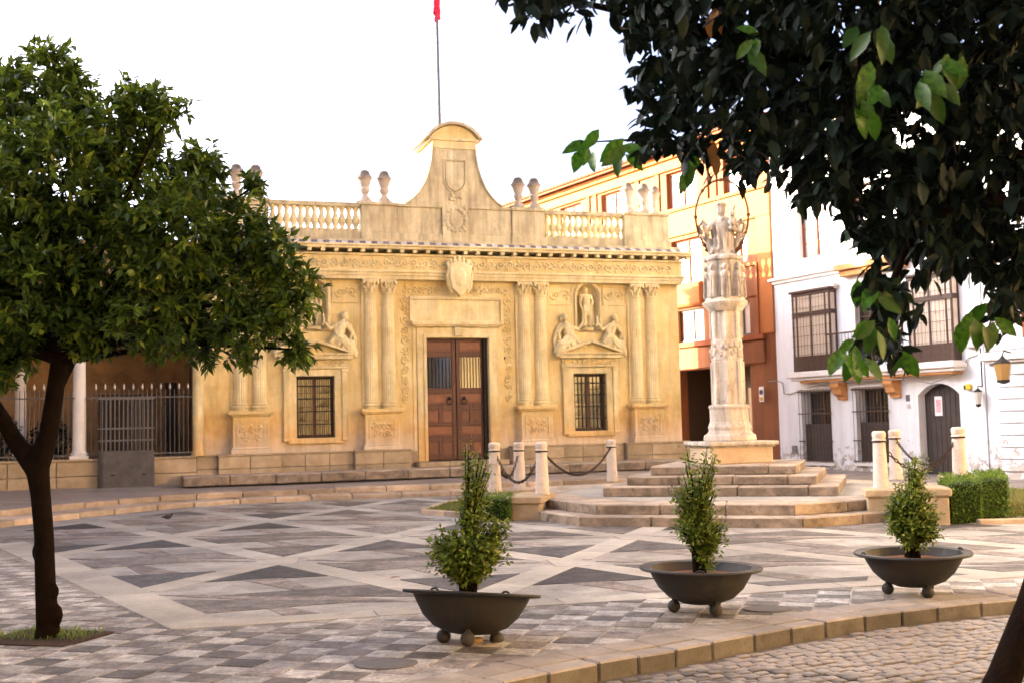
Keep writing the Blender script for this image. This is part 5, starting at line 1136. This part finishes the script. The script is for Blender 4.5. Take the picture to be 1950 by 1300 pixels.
def planter(px, py, rz, tilt, label):
    g = gnd(px, py); r = tag(empty('planter', (g.x, g.y, 0.0), rz), label, 'planter', 'round black bowl planters along the kerb'); r.rotation_euler = (tilt[0], tilt[1], rz)
    inst('bowl', PBM, r, sc=(.97, .97, 1.12)); inst('soil', PSO, r, sc=(.97, .97, 1.12))
    for i in range(3): a = 2 * PI * i / 3 + .5; f = inst('ball_foot', PBA, r, (.22 * math.cos(a), .22 * math.sin(a), .052)); inst('foot_stem', PST, f, (0, 0, .03))
    for i in range(2): a = PI * i + 1.0; inst('lug', PHA, r, (.45 * math.cos(a), .45 * math.sin(a), .365), (0, 0, a + PI / 2))
    return Vector((g.x, g.y, 0))
q1 = planter(893, 1228, 0, (R(-8.2), R(4.0), 0), 'black bowl planter nearest the camera, tipped back, with a tall tapering shrub'); q2 = planter(1336, 1166, .4, (0, R(1), 0), 'black bowl planter in the middle, with a narrow leggy shrub'); q3 = planter(1742, 1132, 2.3, (R(-.5), 0, 0), 'black bowl planter farthest right, with a bushy shrub')
def shrub(base, Y, blobs, label, nst, lpb, seed, ls=(.030, .050)):
    rr_ = random.Random(seed); r = tag(empty('potted_shrub', base + Vector((0, 0, .31))), label, 'shrub', 'shrubs growing in the bowl planters'); st = MB(); pos = []; di = []; sz = []
    vol = [(b_[2] ** 2 * b_[3]) ** .62 for b_ in blobs]; o0 = base + Vector((0, 0, .31))
    for i in range(nst):
        bl = rr_.choices(blobs, vol)[0]; c = at(bl[0], bl[1], Y) - o0; s_ = Y / F_PX
        while True:
            v = Vector((rr_.uniform(-1, 1), rr_.uniform(-1, 1), rr_.uniform(-1, 1)))
            if v.length < 1: break
        e = c + Vector((v.x * bl[2] * s_, v.y * bl[2] * s_, v.z * bl[3] * s_)); b0 = Vector((rr_.uniform(-.05, .05), rr_.uniform(-.05, .05), 0)); m1 = b0.lerp(e, .5) + Vector((-(e.x) * .28, -(e.y) * .28, .05)); pts = [b0, b0.lerp(m1, .5) + Vector((0, 0, .02)), m1, m1.lerp(e, .5) + Vector((0, 0, .02)), e]
        if i % 2 == 0: st.tube(pts, [.009, .008, .006, .004, .002], 4)
        for q in range(lpb):
            t = rr_.uniform(.0, 1) ** .6; p = (m1.lerp(e, (t - .35) / .65) if t > .35 else None)
            if p is None: continue
            dv = Vector((rr_.gauss(0, 1), rr_.gauss(0, 1), rr_.gauss(.3, .7))).normalized(); pos.append(p + dv * rr_.uniform(.004, .04)); di.append(dv); sz.append(rr_.uniform(*ls))
    st.build('stems', BARK, r); leaf_mesh('foliage', pos, di, sz, SHL, SMALL, r); return r
shrub(q1, 8.2, [(885, 1050, 70, 55), (845, 1045, 42, 40), (935, 1040, 42, 42), (905, 960, 34, 50), (912, 900, 28, 42), (893, 850, 9, 26), (955, 1000, 20, 14)], 'tapering green shrub in the nearest bowl planter', 460, 24, 1)
shrub(q2, 9.35, [(1330, 990, 42, 70), (1325, 930, 36, 50), (1350, 880, 16, 40), (1308, 860, 9, 30), (1355, 1020, 26, 45), (1290, 945, 18, 22), (1300, 1000, 22, 18), (1375, 1010, 12, 22), (1355, 1075, 9, 9)], 'narrow leggy green shrub in the middle bowl planter', 360, 22, 2)
shrub(q3, 9.95, [(1738, 985, 52, 60), (1735, 950, 42, 45), (1748, 890, 20, 36), (1710, 1000, 26, 30), (1778, 1000, 20, 34), (1700, 960, 18, 20)], 'bushy green shrub in the bowl planter farthest right', 460, 24, 3)
g = gnd(907, 1226); b = MB(); b.box(-.04, .04, -.03, .03, 0, .03); tag(b.build('wedge_block', plain('yellow wood block', (.30, .19, .07), .7), None, loc=(g.x, g.y + .05, .008), rot=(0, 0, .3), bevel=.004), 'small yellowish block wedged under the nearest planter', 'block')
# ------------------------------------------------------------------ orange tree
ot = tag(empty('orange_tree', (TREE.x, TREE.y, 0)), 'orange tree with dense dark green crown standing on the left of the square', 'tree')
T0 = TREE; S9 = 9.0 / F_PX
def tp(px, py, Y=9.0): return at(px, py, Y) - T0
b = MB(); path = [tp(90, 1225), tp(90, 1195), tp(88, 1120), tp(84, 1020), tp(76, 940), tp(72, 885)]; b.tube([p + Vector((.006 * math.sin(i * 2.1), 0, 0)) for i, p in enumerate(path)], [.12, .088, .078, .074, .076, .09], 14)
b.tube([tp(72, 885), tp(92, 830, 9.0), tp(103, 760, 9.0), tp(112, 690, 9.05), tp(130, 560, 9.1)], [.095, .075, .07, .065, .05], 10)
b.tube([tp(70, 895), tp(30, 840, 9.0), tp(0, 790, 8.9), tp(-40, 730, 8.8), tp(-60, 600, 8.8)], [.085, .07, .06, .06, .04], 10)
b.tube([tp(108, 740, 9.0), tp(140, 680, 9.2), tp(180, 600, 9.3), tp(280, 480, 9.4)], [.05, .042, .036, .025], 8)
b.ball(tp(107, 1170, 8.97), (.055, .05, .09), 8, 6); b.ball(tp(104, 1125, 8.98), (.035, .04, .06), 8, 6); b.ball(tp(68, 1050, 9.0), (.03, .03, .06), 8, 6)
sculpt('trunk', b, BARK, ot, .02, smooth_it=1)
OBL = [(85, 160, 78, 0), (150, 195, 50, .1), (20, 230, 105, .2), (262, 205, 46, -.2), (320, 205, 28, -.3), (230, 265, 70, 0), (120, 330, 130, -.3), (-40, 400, 150, 0), (250, 365, 105, .2), (362, 352, 60, .3), (385, 305, 34, .2), (330, 450, 115, -.2), (462, 440, 60, .1), (488, 350, 9, .2), (180, 500, 140, .2), (40, 520, 130, -.2), (-60, 620, 110, 0), (430, 545, 105, .2), (530, 490, 44, 0), (540, 585, 44, 0), (300, 600, 80, -.2), (470, 630, 60, 0), (180, 620, 60, 0), (560, 665, 26, .2), (30, 650, 50, 0), (380, 655, 40, .3), (-10, 700, 45, -.1), (580, 545, 24, 0), (-150, 300, 160, .3), (-160, 520, 160, .3), (100, 60, 0, 0)]
pos = []; di = []; sz = []; cid = []; CL = []; rr = random.Random(21); br = MB()
for cx, cy, rp, dy in OBL:
    if rp < 5: continue
    R0 = rp * S9; C = tp(cx, cy, 9.0 + dy); ncl = int(16 + (R0 / .1) ** 2 * 10.5)
    for q in range(ncl):
        v = Vector((rr.gauss(0, 1), rr.gauss(0, 1), rr.gauss(0, 1))).normalized(); rad = R0 * rr.uniform(.25, 1.0) ** .5; cc = C + Vector((v.x * rad, v.y * rad * 1.25, v.z * rad))
        nl = rr.randint(9, 17); tw = (v + Vector((rr.gauss(0, .5), rr.gauss(0, .5), rr.gauss(.1, .5)))).normalized()
        for l in range(nl):
            t = rr.uniform(-.07, .09); dv = (tw * .55 + Vector((rr.gauss(0, .7), rr.gauss(0, .7), rr.gauss(-.12, .6)))).normalized(); pos.append(cc + tw * t); di.append(dv); sz.append(rr.uniform(.055, .115)); cid.append(len(CL))
        CL.append(1)
    br.tube([tp(110, 690), C.lerp(tp(110, 690), .5) + Vector((0, 0, .1)), C], [.03, .018, .008], 5)
isf = rng.uniform(size=len(CL)) < .20; fr = [i for i in range(len(pos)) if isf[cid[i]]]; od = [i for i in range(len(pos)) if not isf[cid[i]]]; sel = lambda L_, ix: [L_[i] for i in ix]
crown = leaf_mesh('crown', sel(pos, od), sel(di, od), sel(sz, od), ORL, MID, ot); leaf_mesh('highlight_leaves', sel(pos, fr), sel(di, fr), sel(sz, fr), ORF, MID, ot); br.build('branches', BARK, ot)
FRUIT = plain('unripe orange skin', (.16, .20, .03), .45, .4, vary=.2); fb = MB(); fb.ball((0, 0, 0), .028, 12, 8); FB = fb.mesh('fruit', FRUIT, smooth=True)
for px, py in ((60, 345), (42, 352), (125, 358), (75, 470), (250, 520)): inst('fruit', FB, crown, tp(px, py, 8.35))
def grass_patch(name, poly, z, n, hh, parent=None, mat=GRL):
    xs = [p[0] for p in poly]; ys = [p[1] for p in poly]; pos = []; di = []; sz = []
    while len(pos) < n:
        x, y = rng.uniform(min(xs), max(xs)), rng.uniform(min(ys), max(ys))
        if inside((x, y), poly): pos.append((x, y, z)); di.append((rng.normal(0, .35), rng.normal(0, .35), 1)); sz.append(rng.uniform(*hh))
    return leaf_mesh(name, pos, di, sz, mat, leaf_shape(2, .12, .05, .25), parent)
e1, e2 = G1.normalized(), G2.normalized(); pit = [xy(TREE + e1 * a_ * .40 + e2 * b_ * .31) for a_, b_ in ((-1, -1), (1, -1), (1, 1), (-1, 1))]
b = MB(); b.prism(pit, -.02, .012, 'z'); tag(b.build('tree_pit', PITS), kind='structure')
gp = [xy(TREE + e1 * a_ * .38 + e2 * b_ * .30) for a_, b_ in ((-1, -.8), (1, -.3), (1, 1), (-1, 1))]
tag(grass_patch('pit_grass', gp, .01, 420, (.02, .08)), 'tufts of green grass round the orange tree trunk', 'grass', kind='stuff')
# ------------------------------------------------------------------ lawns, clipped hedges
LAWN = [(-1.62, 20.7), (-.25, 19.1), (.3, 19.6), (.2, 21.5), (1.0, 23.6), (2.6, 25.0), (2.2, 25.7), (.2, 25.0), (-1.3, 22.8)]
b = MB(); b.prism(LAWN, -.02, .07, 'z'); tag(b.build('lawn_soil', SOIL), kind='structure'); tag(grass_patch('lawn', LAWN, .065, 9000, (.03, .075)), 'strip of bright green lawn left of the monument platform', 'lawn', kind='stuff')
eg = tag(empty('lawn_edging'), kind='structure')
for i in range(len(LAWN)):
    p, q = Vector((*LAWN[i], 0)), Vector((*LAWN[(i + 1) % len(LAWN)], 0)); d = q - p; ns = max(1, int(d.length / .7))
    for s in range(ns): a_ = p + d * (s / ns); c = a_ + d / ns / 2; L = d.length / ns - .01; b = MB(); b.box(-L / 2, L / 2, -.10, .0, -.02, .095); inst('edging_stone', b.mesh('edging_stone', KERBF, bevel=.012), eg, (c.x, c.y, 0), (0, 0, math.atan2(d.y, d.x)))
RL = [(6.3, 17.2), (9.6, 18.2), (10.6, 20.5), (9.5, 23.0), (6.9, 22.0)]
b = MB(); b.prism(RL, -.02, .09, 'z'); tag(b.build('right_bed_soil', SOIL), kind='structure'); tag(grass_patch('right_lawn', RL, .085, 6000, (.04, .10)), 'bright lawn behind the hedge on the right', 'lawn', kind='stuff')
def hedge(name, poly, h, n, label, flare=.0, ls=(.03, .05)):
    cx = sum(p[0] for p in poly) / len(poly); cy = sum(p[1] for p in poly) / len(poly); r = tag(empty(name, (cx, cy, 0)), label, 'hedge'); P = [(p[0] - cx, p[1] - cy) for p in poly]
    b = MB(); m_ = len(P); b.add([(x * .93, y * .93, 0) for x, y in P] + [(x * (.93 + flare), y * (.93 + flare), h - .05) for x, y in P], [tuple(range(m_))[::-1], tuple(range(m_, 2 * m_))] + [(i, (i + 1) % m_, m_ + (i + 1) % m_, m_ + i) for i in range(m_)]); b.build('core', plain('hedge shade', (.015, .028, .006), .9, .1), r)
    pos = []; di = []; sz = []; per = [math.dist(P[i], P[(i + 1) % m_]) for i in range(m_)]; ar = sum(per) * h; top = .5 * abs(sum(P[i][0] * P[(i + 1) % m_][1] - P[(i + 1) % m_][0] * P[i][1] for i in range(m_)))
    xs = [p[0] for p in P]; ys = [p[1] for p in P]
    for q in range(n):
        if rng.uniform() < ar / (ar + top):
            i = rng.choice(m_, p=np.array(per) / sum(per)); t = rng.uniform(); z = rng.uniform(0, h); k_ = (.97 + flare * z / h + rng.normal(0, .022) + .02 * math.sin(7 * t + 3 * z + i)); x = (P[i][0] * (1 - t) + P[(i + 1) % m_][0] * t) * k_; y = (P[i][1] * (1 - t) + P[(i + 1) % m_][1] * t) * k_
            e = np.array([P[(i + 1) % m_][0] - P[i][0], P[(i + 1) % m_][1] - P[i][1]]); nrm = np.array([e[1], -e[0], 0]) / (np.linalg.norm(e) + 1e-9)
        else:
            while True:
                x, y = rng.uniform(min(xs), max(xs)), rng.uniform(min(ys), max(ys))
                if inside((x, y), P): break
            x *= 1 + flare; y *= 1 + flare; z = h + rng.normal(0, .022) + .02 * math.sin(6 * x + 5 * y); nrm = np.array([0, 0, 1.0])
        pos.append((x, y, z)); di.append(nrm * .8 + rng.normal(0, .55, 3)); sz.append(rng.uniform(*ls))
    leaf_mesh('foliage', pos, di, sz, HEL, SMALL, r); return r
def gp2(px, py): v = gnd(px, py); return (v.x, v.y)
ha, hb, hc = at(1812, 996, 16.5), at(1878, 993, 16.6), at(1915, 985, 17.2)
hedge('clipped_hedge', [(ha.x, 16.5), (hb.x - .05, 16.6), (hb.x + .35, 18.2), (ha.x + .5, 18.3)], .60, 5200, 'clipped box hedge block beside the right stone pier', .03); hedge('clipped_hedge', [(hb.x + .02, 16.75), (hc.x, 17.1), (hc.x + .55, 18.6), (hb.x + .5, 18.3)], .62, 5200, 'clipped box hedge block at the far right, flaring upward', .07)
c = at(945, 990, 18.9); hedge('clipped_bush', [(c.x - .22, 18.7), (c.x + .20, 18.6), (c.x + .30, 19.1), (c.x + .02, 19.4), (c.x - .25, 19.2)], .40, 1500, 'small clipped bush beside the low pier, behind the nearest shrub', .05)
c = at(1900, 985, 17.0); pos = [(6.9 + rng.uniform(0, 2.2), 16.75 + rng.uniform(0, .5), rng.uniform(0, .16)) for _ in range(1400)]
tag(leaf_mesh('ground_cover', pos, rng.normal(0, 1, (1400, 3)) + [0, 0, .8], rng.uniform(.03, .06, 1400), HEL, SMALL), 'low leafy ground cover at the foot of the right hedge', 'ground cover', kind='stuff')
b = MB(); b.box(6.5, 10.5, 16.35, 16.5, -.02, .07); tag(b.build('bed_edging', KERBF, bevel=.015), kind='structure')
# plants behind the loggia railing
for i, (x, h_, lab) in enumerate(((-10.0, .95, 'dark leafy bush behind the loggia railing, nearer the white column'), (-11.1, 1.1, 'dark leafy bush behind the loggia railing at the left edge'))):
    r = tag(empty('loggia_bush', O2 + U2 * x - N2 * 1.4 + Vector((0, 0, .98))), lab, 'bush'); n = 900
    v = rng.normal(0, 1, (n, 3)); v /= np.linalg.norm(v, axis=1)[:, None]; p = v * rng.uniform(.3, 1, (n, 1)) ** .5 * [.5, .4, h_ * .5] + [0, 0, h_ * .5]; leaf_mesh('foliage', p, v + rng.normal(0, .5, (n, 3)), rng.uniform(.07, .12, n), DKL, MID, r); b = MB(); b.tube([(0, 0, 0), (.02, 0, h_ * .5)], .02, 6); b.build('stem', BARK, r)
# ------------------------------------------------------------------ overhanging tree on the right
rtree = tag(empty('overhanging_tree', (2.0, 5.2, -.12)), 'dark leafy tree overhanging the right, its leaning trunk in the corner', 'tree'); RO = Vector((2.0, 5.2, -.12))
def rp(px, py, Y): return at(px, py, Y) - RO
b = MB(); b.tube([rp(1815, 1480, 5.2), rp(1870, 1380, 5.2), rp(1912, 1290, 5.2), rp(1968, 1150, 5.2), rp(2050, 900, 5.3), rp(2080, 600, 5.4), rp(2060, 350, 5.5)], [.10, .085, .072, .07, .07, .075, .08], 14)
for path, r0 in (([(2060, 380, 5.5), (1850, 250, 5.4), (1600, 130, 5.3), (1350, 60, 5.2), (1220, 30, 5.0), (1080, 0, 5.0)], .055), ([(2065, 450, 5.5), (1900, 380, 5.0), (1750, 420, 4.8), (1690, 560, 4.7), (1640, 660, 4.6)], .035), ([(2060, 350, 5.5), (1950, 100, 5.6), (1800, -200, 5.6)], .06), ([(1600, 130, 5.3), (1420, 220, 5.2), (1330, 250, 5.1), (1270, 240, 5.0)], .022), ([(2070, 520, 5.4), (1980, 540, 4.9), (1900, 580, 4.7), (1845, 600, 4.6)], .022), ([(1420, 220, 5.2), (1330, 290, 4.95), (1250, 265, 4.85), (1180, 268, 4.8), (1105, 272, 4.8)], .012), ([(1600, 130, 5.3), (1500, 60, 4.6), (1430, 65, 4.25)], .012), ([(1850, 250, 5.4), (1800, 150, 4.5), (1770, 140, 4.15)], .012), ([(1690, 560, 4.7), (1650, 620, 4.5), (1625, 655, 4.4)], .010)):
    b.tube([rp(*p) for p in path], [r0 * (1 - .8 * i / (len(path) - 1)) for i in range(len(path))], 8)
b.build('trunk', BARK, rtree, smooth=True)
RBL = [(1000, -5, 40), (1075, 0, 48), (1200, -10, 50), (1260, 60, 70), (1350, 60, 95), (1480, 60, 115), (1620, 60, 135), (1780, 60, 155), (1920, 80, 155), (1260, 170, 58), (1360, 180, 100), (1480, 190, 105), (1600, 220, 120), (1750, 230, 145), (1900, 260, 145), (1250, 250, 42), (1340, 265, 50), (1450, 270, 65), (1560, 310, 75), (1680, 350, 100), (1800, 390, 115), (1920, 410, 115), (1612, 375, 32), (1665, 435, 42), (1755, 450, 66), (1850, 460, 55), (1945, 500, 60), (1690, 530, 38), (1715, 590, 40), (1665, 640, 30), (1700, 655, 24), (1925, 590, 40), 
       (1300, -150, 180), (1600, -170, 230), (1900, -160, 240), (2150, 100, 220), (2150, 380, 210), (1450, -400, 240), (1850, -430, 280), (2150, -250, 260)]
pos = []; di = []; sz = []; rr = random.Random(33)
for cx, cy, rp_ in RBL:
    Rm = rp_ * 5.0 / F_PX; ncl = int(6 + (Rm / .1) ** 2 * (15 if rp_ > 60 else 11))
    for q in range(ncl):
        Yc = rr.uniform(4.3, 6.6) if rp_ > 60 else rr.uniform(4.4, 5.4); v = Vector((rr.gauss(0, 1), 0, rr.gauss(0, 1))); v = v.normalized() * rr.uniform(0, 1) ** .5
        C = at(cx + v.x * rp_, cy + v.z * rp_, Yc) - RO; tw = Vector((rr.gauss(-.35, .5), rr.gauss(-.1, .5), rr.gauss(-.35, .5))).normalized()
        for l in range(rr.randint(4, 7)):
            t = rr.uniform(-.08, .06); dv = (tw * .6 + Vector((rr.gauss(0, .5), rr.gauss(0, .5), rr.gauss(-.45, .5)))).normalized(); pos.append(C + tw * t); di.append(dv); sz.append(rr.uniform(.06, .11))
for q in range(650):                                # unseen leaves added over the viewer's head to darken the crown
    C = Vector((rr.uniform(-.6, 5.5), rr.uniform(-.5, 4.6), rr.uniform(3.9, 6.2))); d_ = C - Vector((0, 0, EYE))
    if d_.dot(FW) > 0 and abs(d_.dot(RT) / d_.dot(FW)) < .46 and d_.dot(UP) / d_.dot(FW) < .32: continue
    for l in range(7): pos.append(C - RO + Vector((rr.gauss(0, .1), rr.gauss(0, .1), rr.gauss(0, .08)))); di.append(Vector((rr.gauss(0, 1), rr.gauss(0, 1), rr.gauss(-.3, .4)))); sz.append(rr.uniform(.12, .19))
# the largest leaves in view are leaves of their own, the rest one mass
P_ = [p + RO for p in pos]
order = sorted(range(len(pos)), key=lambda i: (0 if (lambda d: d.dot(FW) > 0 and 0 < 975 + F_PX * d.dot(RT) / d.dot(FW) < 1950 and 0 < 650 - F_PX * d.dot(UP) / d.dot(FW) < 760)(P_[i] - Vector((0, 0, EYE))) else 1, P_[i].y / sz[i]))
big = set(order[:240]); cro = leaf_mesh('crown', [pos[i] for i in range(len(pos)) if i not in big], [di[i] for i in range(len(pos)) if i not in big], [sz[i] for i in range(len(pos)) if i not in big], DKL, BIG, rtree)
def one_leaf_mesh(mat):
    me = bpy.data.meshes.new('leaf'); me.from_pydata([tuple(v) for v in BIG[0]], [], BIG[1]); me.materials.append(mat); me.polygons.foreach_set('use_smooth', [True] * len(me.polygons)); return me
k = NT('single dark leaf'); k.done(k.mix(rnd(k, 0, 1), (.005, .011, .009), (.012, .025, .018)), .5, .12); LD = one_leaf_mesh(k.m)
k = NT('single fresh leaf'); cfl = k.mix(rnd(k, 0, 1), (.024, .085, .004), (.085, .25, .007)); cfl = k.mix(k.ramp(k.noise(6, 4, .6), .35, .65), cfl, (.02, .07, .006)); k.done(cfl, .35, .5); tr = k.n('ShaderNodeBsdfTranslucent'); k.l(cfl, tr.inputs[0]); ms = k.n('ShaderNodeMixShader'); ms.inputs[0].default_value = .5; k.l(k.b.outputs[0], ms.inputs[1]); k.l(tr.outputs[0], ms.inputs[2]); k.l(ms.outputs[0], k.o.inputs[0]); LF = one_leaf_mesh(k.m)
LT = one_leaf_mesh(TAN)
def leafobj(me, p, d, s, parent, face=False):
    d = Vector(d).normalized(); o = inst('leaf', me, parent, p, sc=s); o.rotation_euler = d.to_track_quat('X', 'Z').to_euler()
    if face:                                        # blade turned towards the open side of the tree
        n = Vector((rr.gauss(-.1, .45), -1, rr.gauss(.35, .4))); n = (n - d * n.dot(d)).normalized(); o.rotation_euler = Matrix((d, n.cross(d), n)).transposed().to_euler()
    return o
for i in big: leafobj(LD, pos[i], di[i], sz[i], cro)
for cx, cy, n, sp_, Y in ((1430, 75, 5, 26, 4.25), (1675, 65, 5, 30, 4.2), (1660, 150, 6, 36, 4.2), (1770, 150, 7, 36, 4.15), (1815, 105, 5, 26, 4.15), (1120, 275, 6, 28, 4.8), (1190, 285, 5, 26, 4.8), (1640, 545, 6, 30, 4.5), (1625, 665, 10, 30, 4.4), (1690, 640, 8, 36, 4.45), (1845, 605, 4, 18, 4.6), (1880, 600, 5, 28, 4.6), (1310, 315, 3, 14, 4.8), (1655, 215, 4, 24, 4.2)):
    for q in range(n): leafobj(LF, at(cx + rr.gauss(0, sp_ * .6), cy + rr.gauss(0, sp_ * .5), Y + rr.uniform(-.1, .1)) - RO, (rr.gauss(-.1, .5), rr.gauss(-.1, .25), rr.gauss(-.8, .3)), rr.uniform(.085, .15), cro, True)
for cx, cy in ((1355, 265), (1345, 280), (1360, 290), (1362, 15), (1352, 28), (1372, 22)): leafobj(LT, at(cx, cy, 4.7) - RO, (rr.gauss(0, .25), rr.gauss(0, .3), -1), rr.uniform(.07, .11), cro)
# ------------------------------------------------------------------ small things on the paving
g = gnd(320, 990); b = MB(); b.ball((0, 0, .055), (.075, .038, .042), 10, 7); b.ball((.065, 0, .09), .026, 8, 6); b.tube([(.088, 0, .09), (.105, 0, .087)], [.008, .001], 5); b.tube([(-.06, 0, .055), (-.12, 0, .05)], [.02, .012], 6); b.tube([(.005, .014, .03), (.008, .014, 0)], .004, 4); b.tube([(.005, -.014, .03), (.008, -.014, 0)], .004, 4)
tag(sculpt('bird', b, plain('dark feathers', (.03, .027, .025), .6), None, .006, (g.x, g.y, .012), (0, 0, .6)), 'small dark bird standing on the mosaic paving', 'bird')
g = gnd(742, 1106); o = inst('fallen_leaf', LT, None, (g.x, g.y, .03), (.1, -.2, .4), .12); tag(o, 'curled tan leaf fallen on the pale paving band', 'leaf')
